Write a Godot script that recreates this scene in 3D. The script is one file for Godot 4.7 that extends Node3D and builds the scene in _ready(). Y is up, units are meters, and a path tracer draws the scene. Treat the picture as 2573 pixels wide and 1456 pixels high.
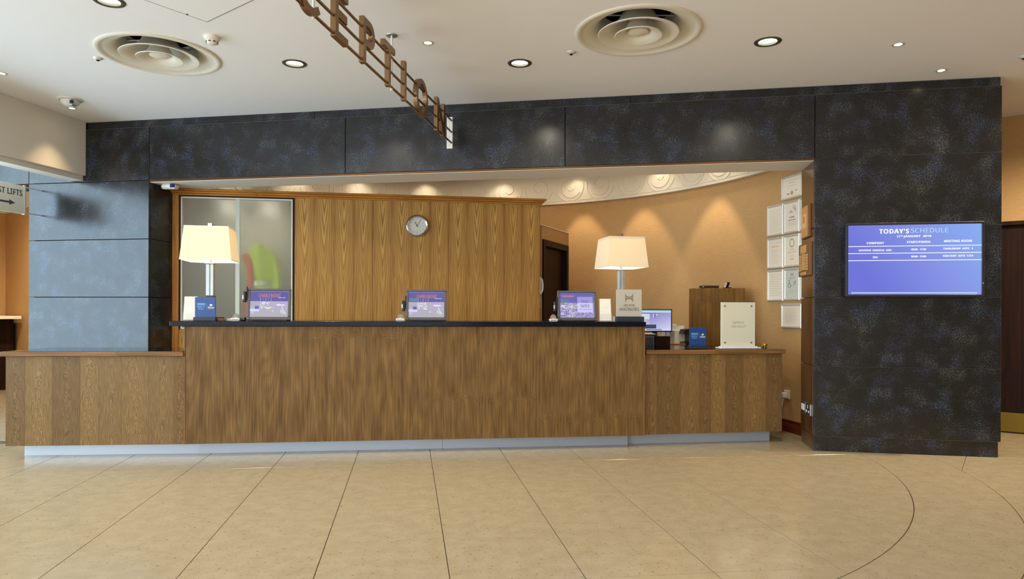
extends Node3D
# A hotel reception: stone-clad front, long timber desk, curved papered wall behind.
# Frames: fr(x, d, yaw) is a point d metres in front of the lens axis, turned about the vertical.

var M := {}                 # materials
var uvo := Vector2.ZERO     # texture offset of the mesh being built
var grain_x := false        # wood grain along x instead of y
var rng := RandomNumberGenerator.new()
var used := {}
var F: Transform3D          # stone front
var C: Transform3D          # main desk
var L: Transform3D          # low desk, left
var R: Transform3D          # low desk, right
var W: Transform3D          # veneered wall with the clock
var CC := Vector2(-0.9, 5.97)   # centre of the curved wall (x, d)
const CR := 3.74
const CEIL := 3.125

func _ready():
	rng.seed = 11
	# ---- camera
	var cam := Camera3D.new(); cam.name = "camera"; add_child(cam)
	cam.position = Vector3(0, 1.184, 0); cam.rotation.z = 0.0037
	cam.set_frustum(2.0 * 0.05 * 728.0 / 1720.0, Vector2(0, 0.05 * 54.97 / 1720.0), 0.05, 60.0)
	cam.current = true
	# ---- sky, exposure
	var we := WorldEnvironment.new(); we.name = "environment"; add_child(we)
	var env := Environment.new(); we.environment = env
	env.background_mode = Environment.BG_SKY
	var sky := Sky.new(); var psm := ProceduralSkyMaterial.new()
	psm.sky_top_color = Color(0.55, 0.7, 0.95); psm.sky_horizon_color = Color(0.8, 0.88, 0.98)
	psm.ground_bottom_color = Color(0.5, 0.5, 0.5); psm.ground_horizon_color = Color(0.7, 0.74, 0.78)
	psm.sun_angle_max = 0.0
	sky.sky_material = psm; env.sky = sky
	env.tonemap_mode = Environment.TONE_MAPPER_LINEAR
	env.tonemap_exposure = 1.0
	env.sdfgi_enabled = true; env.ssao_enabled = true; env.ssil_enabled = true
	# ---- area lights out of view: left glazing, and two added as fill
	daylight("unseen_daylight_left", Vector3(-6.22, 1.58, -4.7), -PI / 2, Vector2(4.3, 2.95), 1.9, Color(0.80, 0.92, 1.0))  # unseen glazing, placed for the sheen on the left stone pier
	daylight("added_fill_lobby", Vector3(-6.22, 1.58, 1.6), -PI / 2, Vector2(6.0, 2.95), 2.5, Color(0.94, 0.97, 1.0))  # added fill from the left rear, brightens ceiling and desk fronts
	daylight("added_fill_entrance", Vector3(-2.2, 1.6, 5.3), 0.0, Vector2(7.2, 2.6), 0.8, Color(0.94, 0.97, 1.0))  # added fill from behind the lens
	F = fr(2.58, 5.85, -10.0); C = fr(-2.623, 5.506, 7.0); L = fr(-2.623, 5.506, 4.5)
	R = fr(1.151, 6.02, 8.5); W = fr(-3.638, 7.322, 8.6)
	materials()
	shell()
	floor_tiles()
	ceiling_and_fittings()
	stone_front()
	curved_wall()
	veneered_wall()
	side_door_wall()
	right_wall()
	corridor()
	desks()
	main_counter_things()
	low_counter_things()
	back_office_things()
	wall_things()
	reception_sign()
	lift_sign()

# =============================================================== helpers
func fr(x: float, d: float, yaw: float) -> Transform3D:
	return Transform3D(Basis(Vector3.UP, deg_to_rad(yaw)), Vector3(x, 0, -d))

func daylight(called: String, at: Vector3, turn: float, size: Vector2, e: float, col: Color):
	var a := AreaLight3D.new(); a.name = called; add_child(a)
	a.position = at; a.rotation.y = turn; a.area_size = size
	a.area_normalize_energy = false; a.light_energy = e; a.light_color = col
	a.area_range = 40.0; a.shadow_enabled = true

func numbered(called: String) -> String:
	used[called] = used.get(called, 0) + 1
	return called if used[called] == 1 else "%s_%03d" % [called, used[called] - 1]

func tag(o: Node3D, label: String, category: String, group := ""):
	o.set_meta("label", label); o.set_meta("category", category)
	if group != "": o.set_meta("group", group)
	return o

func thing(called: String, label: String, category: String, xf: Transform3D, group := "") -> Node3D:
	var o := Node3D.new(); o.name = numbered(called); add_child(o, true); o.transform = xf
	tag(o, label, category, group)
	return o

func dup(root: Node3D, xf: Transform3D, label := "") -> Node3D:
	var base: String = root.name
	var cut := base.rfind("_")
	if cut > 0 and base.substr(cut + 1).is_valid_int(): base = base.substr(0, cut)
	var r: Node3D = root.duplicate(); r.name = numbered(base); add_child(r, true); r.transform = xf
	if label != "": r.set_meta("label", label)
	return r

func structure(called: String, xf := Transform3D()) -> Node3D:
	var o := Node3D.new(); o.name = called; add_child(o, true); o.transform = xf
	o.set_meta("kind", "structure")
	return o

func mb() -> SurfaceTool:
	var st := SurfaceTool.new(); st.begin(Mesh.PRIMITIVE_TRIANGLES)
	return st

func put(st: SurfaceTool, called: String, mat: Material, parent: Node = null, label := "") -> MeshInstance3D:
	var m := MeshInstance3D.new()
	m.name = called if parent else numbered(called)
	m.mesh = st.commit(); m.material_override = mat
	m.cast_shadow = GeometryInstance3D.SHADOW_CASTING_SETTING_ON
	(parent if parent else self).add_child(m, true)
	if label != "": m.set_meta("label", label)
	return m

func v3(st: SurfaceTool, p: Vector3, n: Vector3, pn: Vector3):
	var a := pn.abs()
	var uv: Vector2
	if a.y >= a.x and a.y >= a.z: uv = Vector2(p.x, p.z)
	elif a.x >= a.z: uv = Vector2(p.z, -p.y)
	else: uv = Vector2(p.x, -p.y)
	if grain_x: uv = Vector2(uv.y, uv.x)
	st.set_normal(n); st.set_uv(uv + uvo); st.add_vertex(p)

func tri(st: SurfaceTool, a: Vector3, b: Vector3, c: Vector3, hint: Vector3):
	var n := (c - a).cross(b - a)
	if n.length_squared() < 1e-16: return
	n = n.normalized()
	if n.dot(hint) < 0.0:
		n = -n
		var t := b; b = c; c = t
	v3(st, a, n, n); v3(st, b, n, n); v3(st, c, n, n)

func quad(st: SurfaceTool, a: Vector3, b: Vector3, c: Vector3, d: Vector3, hint: Vector3):
	tri(st, a, b, c, hint); tri(st, a, c, d, hint)

# smooth triangle with its own normals
func stri(st: SurfaceTool, p: Array, n: Array):
	var g: Vector3 = (p[2] - p[0]).cross(p[1] - p[0])
	if g.length_squared() < 1e-18: return
	var o := [0, 1, 2] if g.dot(n[0] + n[1] + n[2]) >= 0.0 else [0, 2, 1]
	for i in o: v3(st, p[i], n[i], n[0])

# box with chamfered edges, centre c, full size s
func box(st: SurfaceTool, c: Vector3, s: Vector3, bev := 0.0, xf := Transform3D()):
	var h := s * 0.5
	var b := minf(bev, minf(h.x, minf(h.y, h.z)) * 0.9)
	var P := func(v: Vector3) -> Vector3: return xf * (c + v)
	for ax in 3:
		var u := (ax + 1) % 3
		var w := (ax + 2) % 3
		for sg in [-1.0, 1.0]:
			var q := []
			for k in [[-1, -1], [1, -1], [1, 1], [-1, 1]]:
				var v := Vector3()
				v[ax] = h[ax] * sg; v[u] = (h[u] - b) * k[0]; v[w] = (h[w] - b) * k[1]
				q.append(P.call(v))
			var n := Vector3(); n[ax] = sg
			quad(st, q[0], q[1], q[2], q[3], xf.basis * n)
	if b <= 0.0: return
	for ax in 3:
		var u := (ax + 1) % 3
		var w := (ax + 2) % 3
		for su in [-1.0, 1.0]:
			for sw in [-1.0, 1.0]:
				var q := []
				for k in [[-1, 0], [1, 0], [1, 1], [-1, 1]]:
					var v := Vector3()
					v[ax] = (h[ax] - b) * k[0]
					v[u] = (h[u] if k[1] == 0 else h[u] - b) * su
					v[w] = (h[w] - b if k[1] == 0 else h[w]) * sw
					q.append(P.call(v))
				var n := Vector3(); n[u] = su; n[w] = sw
				quad(st, q[0], q[1], q[2], q[3], xf.basis * n)
	for sx in [-1.0, 1.0]:
		for sy in [-1.0, 1.0]:
			for sz in [-1.0, 1.0]:
				tri(st, P.call(Vector3(h.x * sx, (h.y - b) * sy, (h.z - b) * sz)), P.call(Vector3((h.x - b) * sx, h.y * sy, (h.z - b) * sz)), P.call(Vector3((h.x - b) * sx, (h.y - b) * sy, h.z * sz)), xf.basis * Vector3(sx, sy, sz))

# box given by two corners
func span(st: SurfaceTool, a: Vector3, b: Vector3, bev := 0.0, xf := Transform3D()):
	box(st, (a + b) * 0.5, (b - a).abs(), bev, xf)

# outline in x, y pushed from z0 to z1
func prism(st: SurfaceTool, poly: PackedVector2Array, z0: float, z1: float, xf := Transform3D()):
	var idx := Geometry2D.triangulate_polygon(poly)
	for z in [z0, z1]:
		var hint := xf.basis * Vector3(0, 0, 1.0 if z == maxf(z0, z1) else -1.0)
		for i in range(0, idx.size(), 3):
			tri(st, xf * Vector3(poly[idx[i]].x, poly[idx[i]].y, z), xf * Vector3(poly[idx[i + 1]].x, poly[idx[i + 1]].y, z), xf * Vector3(poly[idx[i + 2]].x, poly[idx[i + 2]].y, z), hint)
	var ccw := not Geometry2D.is_polygon_clockwise(poly)
	for i in poly.size():
		var a := poly[i]
		var b := poly[(i + 1) % poly.size()]
		var t := b - a
		var n := Vector2(t.y, -t.x) if ccw else Vector2(-t.y, t.x)
		quad(st, xf * Vector3(a.x, a.y, z0), xf * Vector3(b.x, b.y, z0), xf * Vector3(b.x, b.y, z1), xf * Vector3(a.x, a.y, z1), xf.basis * Vector3(n.x, n.y, 0))

# outline in (x, d) as a floor slab with a small chamfer on its top edge
func slab(st: SurfaceTool, poly: PackedVector2Array, y0: float, y1: float, bev: float):
	var ins := Geometry2D.offset_polygon(poly, -bev)
	if ins.is_empty() or ins[0].size() < 3: return
	var top: PackedVector2Array = ins[0]
	var idx := Geometry2D.triangulate_polygon(top)
	for i in range(0, idx.size(), 3):
		tri(st, Vector3(top[idx[i]].x, y1, -top[idx[i]].y), Vector3(top[idx[i + 1]].x, y1, -top[idx[i + 1]].y), Vector3(top[idx[i + 2]].x, y1, -top[idx[i + 2]].y), Vector3.UP)
	var c := Vector2()
	for p in top: c += p / top.size()
	for i in top.size():
		var a := top[i]
		var b := top[(i + 1) % top.size()]
		var out := Vector2((b - a).y, -(b - a).x).normalized()
		if out.dot((a + b) * 0.5 - c) < 0.0: out = -out
		var a2 := a + out * bev
		var b2 := b + out * bev
		var hint := Vector3(out.x, 0.5, -out.y)
		quad(st, Vector3(a.x, y1, -a.y), Vector3(b.x, y1, -b.y), Vector3(b2.x, y1 - bev, -b2.y), Vector3(a2.x, y1 - bev, -a2.y), hint)
		quad(st, Vector3(a2.x, y1 - bev, -a2.y), Vector3(b2.x, y1 - bev, -b2.y), Vector3(b2.x, y0, -b2.y), Vector3(a2.x, y0, -a2.y), hint)

# turned profile of (radius, height) about y
func lathe(st: SurfaceTool, prof: Array, seg := 32, xf := Transform3D(), soft := true):
	var nn := []
	for i in prof.size() - 1:
		var t: Vector2 = prof[i + 1] - prof[i]
		nn.append(Vector2(t.y, -t.x).normalized())
	for i in prof.size() - 1:
		var n0: Vector2 = nn[i]
		var n1: Vector2 = nn[i]
		if soft:
			if i > 0 and nn[i - 1].dot(nn[i]) > 0.5: n0 = (nn[i - 1] + nn[i]).normalized()
			if i < nn.size() - 1 and nn[i + 1].dot(nn[i]) > 0.5: n1 = (nn[i + 1] + nn[i]).normalized()
		for k in seg:
			var a := TAU * k / seg
			var b := TAU * (k + 1) / seg
			var da := Vector3(cos(a), 0, sin(a))
			var db := Vector3(cos(b), 0, sin(b))
			var p := [xf * (da * prof[i].x + Vector3.UP * prof[i].y), xf * (db * prof[i].x + Vector3.UP * prof[i].y), xf * (db * prof[i + 1].x + Vector3.UP * prof[i + 1].y), xf * (da * prof[i + 1].x + Vector3.UP * prof[i + 1].y)]
			var q := [xf.basis * (da * n0.x + Vector3.UP * n0.y), xf.basis * (db * n0.x + Vector3.UP * n0.y), xf.basis * (db * n1.x + Vector3.UP * n1.y), xf.basis * (da * n1.x + Vector3.UP * n1.y)]
			stri(st, [p[0], p[1], p[2]], [q[0], q[1], q[2]])
			stri(st, [p[0], p[2], p[3]], [q[0], q[2], q[3]])

func tube(st: SurfaceTool, pts: Array, r: float, n := 10, caps := true):
	var rings := []
	var up := Vector3.UP
	for i in pts.size():
		var t: Vector3 = (pts[mini(i + 1, pts.size() - 1)] - pts[maxi(i - 1, 0)]).normalized()
		if absf(t.dot(up)) > 0.95: up = Vector3.RIGHT if absf(t.x) < 0.9 else Vector3.FORWARD
		var x := t.cross(up).normalized()
		var y := x.cross(t).normalized()
		var ring := []
		for k in n:
			var a := TAU * k / n
			ring.append(x * cos(a) + y * sin(a))
		rings.append(ring)
		up = y
	for i in pts.size() - 1:
		for k in n:
			var k2 := (k + 1) % n
			var a: Array = rings[i]
			var b: Array = rings[i + 1]
			stri(st, [pts[i] + a[k] * r, pts[i] + a[k2] * r, pts[i + 1] + b[k2] * r], [a[k], a[k2], b[k2]])
			stri(st, [pts[i] + a[k] * r, pts[i + 1] + b[k2] * r, pts[i + 1] + b[k] * r], [a[k], b[k2], b[k]])
	if caps:
		for e in [0, pts.size() - 1]:
			var o: Vector3 = (pts[0] - pts[1]) if e == 0 else (pts[e] - pts[e - 1])
			for k in range(1, n - 1):
				tri(st, pts[e] + rings[e][0] * r, pts[e] + rings[e][k] * r, pts[e] + rings[e][k + 1] * r, o)

func cyl(st: SurfaceTool, a: Vector3, b: Vector3, r: float, n := 16):
	tube(st, [a, b], r, n)

# lettering lying in the parent's x-y plane, facing +z; h = height of a capital
func lettering(parent: Node3D, text: String, h: float, at: Vector3, mat: Material, bold := false, stretch := 1.0, thick := 0.001, tilt := 0.0, align := HORIZONTAL_ALIGNMENT_CENTER, serif := false):
	var f := SystemFont.new(); f.font_names = PackedStringArray(["Droid Serif" if serif else "Droid Sans"])
	f.font_weight = 700 if bold else 400
	var t := TextMesh.new(); t.font = f; t.text = text; t.font_size = 64; t.depth = thick
	t.pixel_size = h / (0.714 * 64.0); t.curve_step = 2.0 if h < 0.03 else 0.6
	t.horizontal_alignment = align; t.vertical_alignment = VERTICAL_ALIGNMENT_CENTER
	var m := MeshInstance3D.new(); m.name = "lettering"; m.mesh = t; m.material_override = mat
	parent.add_child(m, true)
	m.position = at; m.rotation.x = tilt; m.scale = Vector3(stretch, 1, 1)
	return m

# =============================================================== materials
func std(col: Color, rough := 0.6, metal := 0.0) -> StandardMaterial3D:
	var m := StandardMaterial3D.new(); m.albedo_color = col; m.roughness = rough; m.metallic = metal
	return m

func glow(col: Color, e := 1.0) -> StandardMaterial3D:
	var m := std(Color(0.02, 0.02, 0.02), 0.3)
	m.emission_enabled = true; m.emission = col; m.emission_energy_multiplier = e
	return m

func noise(w: int, h: int, freq: float, sd: int, oct := 4, kind := FastNoiseLite.TYPE_SIMPLEX_SMOOTH, fractal := FastNoiseLite.FRACTAL_FBM) -> PackedByteArray:
	var n := FastNoiseLite.new(); n.seed = sd; n.noise_type = kind; n.frequency = freq
	n.fractal_type = fractal; n.fractal_octaves = oct
	var im := n.get_seamless_image(w, h, false, false, 0.12, true)
	im.convert(Image.FORMAT_L8)
	return im.get_data()

# noise stretched along the grain (v): made small and pulled
func grain(w: int, h: int, pull: int, freq: float, sd: int, oct := 3) -> PackedByteArray:
	var n := FastNoiseLite.new(); n.seed = sd; n.frequency = freq; n.fractal_octaves = oct
	n.noise_type = FastNoiseLite.TYPE_SIMPLEX_SMOOTH
	var im := n.get_seamless_image(w, h / pull, false, false, 0.12, true)
	im.convert(Image.FORMAT_L8)
	im.resize(w, h, Image.INTERPOLATE_CUBIC)
	return im.get_data()

func tex(w: int, h: int, data: PackedByteArray) -> ImageTexture:
	return ImageTexture.create_from_image(Image.create_from_data(w, h, false, Image.FORMAT_RGB8, data))

func textured(t: Texture2D, metres: Vector2, rough: float) -> StandardMaterial3D:
	var m := std(Color.WHITE, rough)
	m.albedo_texture = t; m.uv1_scale = Vector3(1.0 / metres.x, 1.0 / metres.y, 1)
	return m

func granite_tex() -> ImageTexture:
	var n := 1024
	var c := noise(n, n, 0.005, 3, 5)
	var nn := FastNoiseLite.new(); nn.seed = 5; nn.frequency = 0.085; nn.fractal_octaves = 4; nn.fractal_gain = 0.75; nn.fractal_lacunarity = 1.9
	nn.noise_type = FastNoiseLite.TYPE_SIMPLEX_SMOOTH; nn.domain_warp_enabled = true; nn.domain_warp_amplitude = 9.0; nn.domain_warp_frequency = 0.08
	var im := nn.get_seamless_image(n, n, false, false, 0.12, true); im.convert(Image.FORMAT_L8)
	var f := im.get_data()
	var b := noise(n, n, 0.004, 21, 2)
	var o := PackedByteArray(); o.resize(n * n * 3)
	for i in n * n:
		var m := clampf((c[i] - 60.0) / 135.0, 0.0, 1.0)
		var th := lerpf(140.0, 92.0, m)
		var s := clampf((f[i] - th) / 85.0, 0.0, 1.0)
		s = s * (0.40 + 0.45 * m) + 0.10 * m
		var w := b[i] / 255.0
		w = clampf((w - 0.35) * 2.0, 0.0, 1.0)
		o[i * 3] = int(lerpf(20.0, 62.0 + 28.0 * w, s))
		o[i * 3 + 1] = int(lerpf(18.0, 79.0 + 16.0 * w, s))
		o[i * 3 + 2] = int(lerpf(18.0, 108.0 - 16.0 * w, s))
	return tex(n, n, o)

func worktop_tex() -> ImageTexture:
	var n := 512
	var f := noise(n, n, 0.11, 15, 3)
	var g := noise(n, n, 0.3, 18, 1)
	var o := PackedByteArray(); o.resize(n * n * 3)
	for i in n * n:
		var s := clampf((f[i] * 0.6 + g[i] * 0.4 - 110.0) / 70.0, 0.0, 1.0)
		o[i * 3] = int(6.0 + 26.0 * s); o[i * 3 + 1] = int(7.0 + 32.0 * s); o[i * 3 + 2] = int(12.0 + 46.0 * s)
	return tex(n, n, o)

# straight-grained veneer with long contour figures
func desk_tex(w: int, h: int, sd: int, lo: Color, hi: Color, rings: float, amount: float) -> ImageTexture:
	var a := grain(w, h, 16, 0.0055, sd, 2)
	var b := grain(w, h, 32, 0.07, sd + 1, 3)
	var c := grain(w, h, 4, 0.012, sd + 2, 2)
	var d := grain(w, h, 2, 0.25, sd + 3, 1)
	var o := PackedByteArray(); o.resize(w * h * 3)
	for i in w * h:
		var r := sin(a[i] / 255.0 * rings + c[i] / 255.0 * 2.2) * 0.5 + 0.5
		r = pow(r, 0.55)
		var k := clampf(0.28 + amount * (r - 0.5) + 0.55 * (b[i] / 255.0 - 0.18) + 0.2 * (d[i] / 255.0 - 0.5) + 0.5 * (c[i] / 255.0 - 0.5), 0.0, 1.0)
		o[i * 3] = int(255.0 * lerpf(lo.r, hi.r, k)); o[i * 3 + 1] = int(255.0 * lerpf(lo.g, hi.g, k)); o[i * 3 + 2] = int(255.0 * lerpf(lo.b, hi.b, k))
	return tex(w, h, o)

# crown-cut leaves: one leaf wide, arches stacked along the grain
func leaf_tex(w: int, h: int, sd: int, lo: Color, hi: Color, dir: float, curve: float, rings: float, wob: float, sharp: float) -> ImageTexture:
	var a := grain(w, h, 4, 0.012, sd, 3)
	var b := grain(w, h, 16, 0.11, sd + 1, 3)
	var c := grain(w, h, 2, 0.03, sd + 2, 3)
	var o := PackedByteArray(); o.resize(w * h * 3)
	for y in h:
		var v := float(y) / h
		for x in w:
			var i := y * w + x
			var u := absf(float(x) / w - 0.5) * 2.0
			var f := v * dir + curve * (u * u * 0.8 + 0.2 * u) + wob * (a[i] / 255.0 - 0.5) + wob * 0.35 * (c[i] / 255.0 - 0.5)
			var r := sin(f * rings) * 0.5 + 0.5
			r = pow(r, sharp)
			var k := clampf(0.25 + 0.5 * r + 0.6 * (b[i] / 255.0 - 0.45) - 0.10 * u, 0.0, 1.0)
			o[i * 3] = int(255.0 * lerpf(lo.r, hi.r, k)); o[i * 3 + 1] = int(255.0 * lerpf(lo.g, hi.g, k)); o[i * 3 + 2] = int(255.0 * lerpf(lo.b, hi.b, k))
	return tex(w, h, o)

# long flames hanging from the top of each leaf, straight grain under them
func flame_tex(w: int, h: int) -> ImageTexture:
	var a := grain(w, h, 8, 0.01, 41, 3)
	var b := grain(w, h, 32, 0.06, 42, 3)
	var o := PackedByteArray(); o.resize(w * h * 3)
	var tips := [0.0, 0.07, -0.04, 0.10]
	for y in h:
		var v := float(y) / h          # 0 at the top of the sheet
		for x in w:
			var i := y * w + x
			var q := float(x) / w * 4.0
			var leaf := int(q)
			var u := absf(q - leaf - 0.5) * 2.0 + 0.10 * (a[i] / 255.0 - 0.5)
			var vv: float = v + tips[leaf % 4] + 0.03 * (a[i] / 255.0 - 0.5)
			var f: float = vv + 0.42 * absf(u) + 0.62 * u * u
			# inside the flame: nested U bands whose tips hang lowest near vv = 0.5
			var inside := clampf((0.60 - f) * 7.0, 0.0, 1.0)
			var bands := sin(f * 40.0 + 1.2) * 0.5 + 0.5
			bands = pow(bands, 1.6)
			var outer := sin(minf(f, 1.5) * 30.0 + 0.6 * a[i] / 255.0) * 0.5 + 0.5
			var straight := sin(u * 26.0 + a[i] * 0.03) * 0.5 + 0.5
			var k := lerpf(lerpf(0.50 + 0.30 * (straight - 0.5), 0.42 + 0.34 * outer, clampf((1.25 - f) * 1.4, 0.0, 1.0)), 0.92 - 0.62 * bands, inside)
			k = clampf(k + 0.34 * (b[i] / 255.0 - 0.5) - 0.22 * pow(clampf(u, 0.0, 1.0), 8.0), 0.0, 1.0)
			o[i * 3] = int(lerpf(134.0, 214.0, k)); o[i * 3 + 1] = int(lerpf(90.0, 168.0, k)); o[i * 3 + 2] = int(lerpf(44.0, 92.0, k))
	return tex(w, h, o)

func paper_tex() -> ImageTexture:
	var w := 512
	var a := grain(w, w, 1, 0.02, 61, 2)
	var b := grain(w, w, 32, 0.16, 62, 3)
	var o := PackedByteArray(); o.resize(w * w * 3)
	for y in w:
		for x in w:
			var k := clampf(0.5 + 0.6 * (b[x * w + y] / 255.0 - 0.5) + 0.15 * (a[y * w + x] / 255.0 - 0.5), 0.0, 1.0)
			var i := (y * w + x) * 3
			o[i] = int(lerpf(176.0, 208.0, k)); o[i + 1] = int(lerpf(137.0, 168.0, k)); o[i + 2] = int(lerpf(86.0, 113.0, k))
	return tex(w, w, o)

func stone_tex() -> ImageTexture:
	var w := 1024
	var a := noise(w, w, 0.008, 71, 4)
	var b := noise(w, w, 0.09, 72, 3)
	var c := noise(w, w, 0.035, 73, 3)
	var o := PackedByteArray(); o.resize(w * w * 3)
	for i in w * w:
		var k := 0.5 + 0.5 * (a[i] / 255.0 - 0.5) + 0.28 * (b[i] / 255.0 - 0.5)
		var sp := clampf((b[i] * 0.55 + c[i] * 0.45 - 168.0) / 40.0, 0.0, 1.0) * 0.35
		var lt := clampf((70.0 - b[i] * 0.5 - c[i] * 0.5) / 40.0, 0.0, 1.0) * 0.5
		o[i * 3] = int(clampf(lerpf(158.0, 186.0, k) * (1.0 - sp) + 18.0 * lt, 0.0, 255.0))
		o[i * 3 + 1] = int(clampf(lerpf(143.0, 172.0, k) * (1.0 - sp) + 18.0 * lt, 0.0, 255.0))
		o[i * 3 + 2] = int(clampf(lerpf(115.0, 143.0, k) * (1.0 - sp * 0.9) + 18.0 * lt, 0.0, 255.0))
	return tex(w, w, o)

func materials():
	M.granite = textured(granite_tex(), Vector2(1.35, 1.35), 0.24)
	M.granite.metallic_specular = 0.56
	M.jointstrip = std(Color(0.44, 0.41, 0.38), 0.4, 0.4)
	M.jamb = textured(M.granite.albedo_texture, Vector2(1.7, 1.7), 0.13); M.jamb.metallic_specular = 0.9
	M.brown_return = textured(desk_tex(256, 256, 190, Color(0.25, 0.165, 0.09), Color(0.40, 0.28, 0.17), 8.0, 0.15), Vector2(0.6, 0.9), 0.14)  # brown for the right return, close to the paper it faces
	M.worktop = textured(worktop_tex(), Vector2(0.5, 0.5), 0.18)
	M.worktop.metallic_specular = 0.3
	M.desk = []
	for k in 3:
		M.desk.append(textured(desk_tex(512, 1024, 100 + 10 * k, Color(0.335, 0.245, 0.135), Color(0.545, 0.425, 0.255), 44.0 + 8.0 * k, 0.20), Vector2(0.62, 1.15), 0.42))
	M.oak_up = textured(leaf_tex(256, 1024, 201, Color(0.35, 0.265, 0.155), Color(0.61, 0.49, 0.31), 1.0, -0.9, 95.0, 0.16, 0.45), Vector2(0.21, 0.95), 0.38)
	M.oak_flat = textured(leaf_tex(256, 1024, 231, Color(0.36, 0.275, 0.165), Color(0.59, 0.475, 0.305), 1.0, -3.2, 60.0, 0.30, 0.7), Vector2(0.23, 0.95), 0.38)
	M.oak_dark = textured(leaf_tex(256, 1024, 251, Color(0.315, 0.24, 0.145), Color(0.53, 0.42, 0.265), 1.0, 1.4, 80.0, 0.20, 0.6), Vector2(0.22, 0.95), 0.38)
	M.flame = textured(flame_tex(1024, 1024), Vector2(0.844, 1.5), 0.40)
	M.trimwood = textured(desk_tex(256, 1024, 160, Color(0.60, 0.38, 0.13), Color(0.84, 0.58, 0.26), 30.0, 0.3), Vector2(0.3, 1.6), 0.38)
	M.cabinet = textured(desk_tex(256, 512, 171, Color(0.38, 0.255, 0.09), Color(0.58, 0.42, 0.18), 30.0, 0.16), Vector2(0.6, 0.9), 0.45)
	M.darkwood = textured(desk_tex(256, 512, 175, Color(0.10, 0.045, 0.025), Color(0.20, 0.10, 0.055), 20.0, 0.3), Vector2(0.5, 1.4), 0.5)
	M.edging = textured(desk_tex(256, 512, 177, Color(0.36, 0.25, 0.15), Color(0.58, 0.43, 0.27), 20.0, 0.3), Vector2(0.3, 1.2), 0.35)
	for w in [M.oak_up, M.oak_flat, M.oak_dark, M.edging, M.flame, M.trimwood, M.cabinet, M.darkwood, M.desk[0], M.desk[1], M.desk[2]]: w.metallic_specular = 0.28
	M.redwood = std(Color(0.36, 0.13, 0.05), 0.35)
	M.paper = textured(paper_tex(), Vector2(0.38, 0.38), 0.75)
	M.stone = textured(stone_tex(), Vector2(1.25, 1.25), 0.17); M.stone.metallic_specular = 0.58
	M.grout = std(Color(0.27, 0.22, 0.15), 0.8)
	M.plaster = std(Color(0.90, 0.875, 0.83), 0.75)
	M.ceiling = std(Color(0.95, 0.94, 0.93), 0.8)
	M.white = std(Color(0.9, 0.89, 0.86), 0.4)
	M.frieze = std(Color(0.92, 0.89, 0.82), 0.65)
	M.steel = std(Color(0.72, 0.74, 0.76), 0.32, 1.0)
	M.kick = std(Color(0.70, 0.74, 0.78), 0.38, 0.3)
	M.chrome = std(Color(0.85, 0.85, 0.86), 0.08, 1.0)
	M.bronze = std(Color(0.52, 0.40, 0.27), 0.40, 0.8)
	M.rail = std(Color(0.60, 0.51, 0.43), 0.2, 1.0)
	M.alu = std(Color(0.86, 0.86, 0.83), 0.35, 0.4)
	M.black = std(Color(0.03, 0.03, 0.035), 0.35)
	M.blackglass = std(Color(0.012, 0.012, 0.014), 0.05)
	M.charcoal = std(Color(0.16, 0.19, 0.23), 0.5)
	M.bezel = std(Color(0.33, 0.32, 0.32), 0.45)
	M.brass = std(Color(0.80, 0.62, 0.30), 0.28, 1.0)
	M.brasskick = std(Color(0.52, 0.42, 0.14), 0.5, 0.7)
	M.card = std(Color(0.90, 0.88, 0.84), 0.6)
	M.cream = std(Color(0.88, 0.85, 0.78), 0.55)
	M.ink = std(Color(0.30, 0.30, 0.31), 0.6)
	M.greyink = std(Color(0.62, 0.61, 0.60), 0.6)
	M.faint = std(Color(0.74, 0.72, 0.68), 0.6)
	M.blue = std(Color(0.10, 0.27, 0.53), 0.4)
	M.paleblue = std(Color(0.55, 0.75, 0.93), 0.5)
	M.clear = std(Color(0.95, 0.97, 0.97, 0.12), 0.03); M.clear.transparency = BaseMaterial3D.TRANSPARENCY_ALPHA
	M.pane = std(Color(0.93, 0.97, 0.97, 0.06), 0.0); M.pane.transparency = BaseMaterial3D.TRANSPARENCY_ALPHA
	M.frosted = std(Color(0.93, 0.95, 0.92, 0.0), 0.42); M.frosted.refraction_enabled = true; M.frosted.refraction_scale = 0.05
	M.dark = std(Color(0.05, 0.045, 0.04), 0.7)
	M.glowwhite = glow(Color(1, 1, 1), 1.1)
	M.glowpale = glow(Color(0.75, 0.88, 1.0), 0.95)

# =============================================================== setting
func wall_box(called: String, a: Vector3, b: Vector3, mat: Material, xf := Transform3D()) -> MeshInstance3D:
	var st := mb(); span(st, a, b, 0.0, xf)
	var o := put(st, called, mat); o.set_meta("kind", "structure")
	return o

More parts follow.
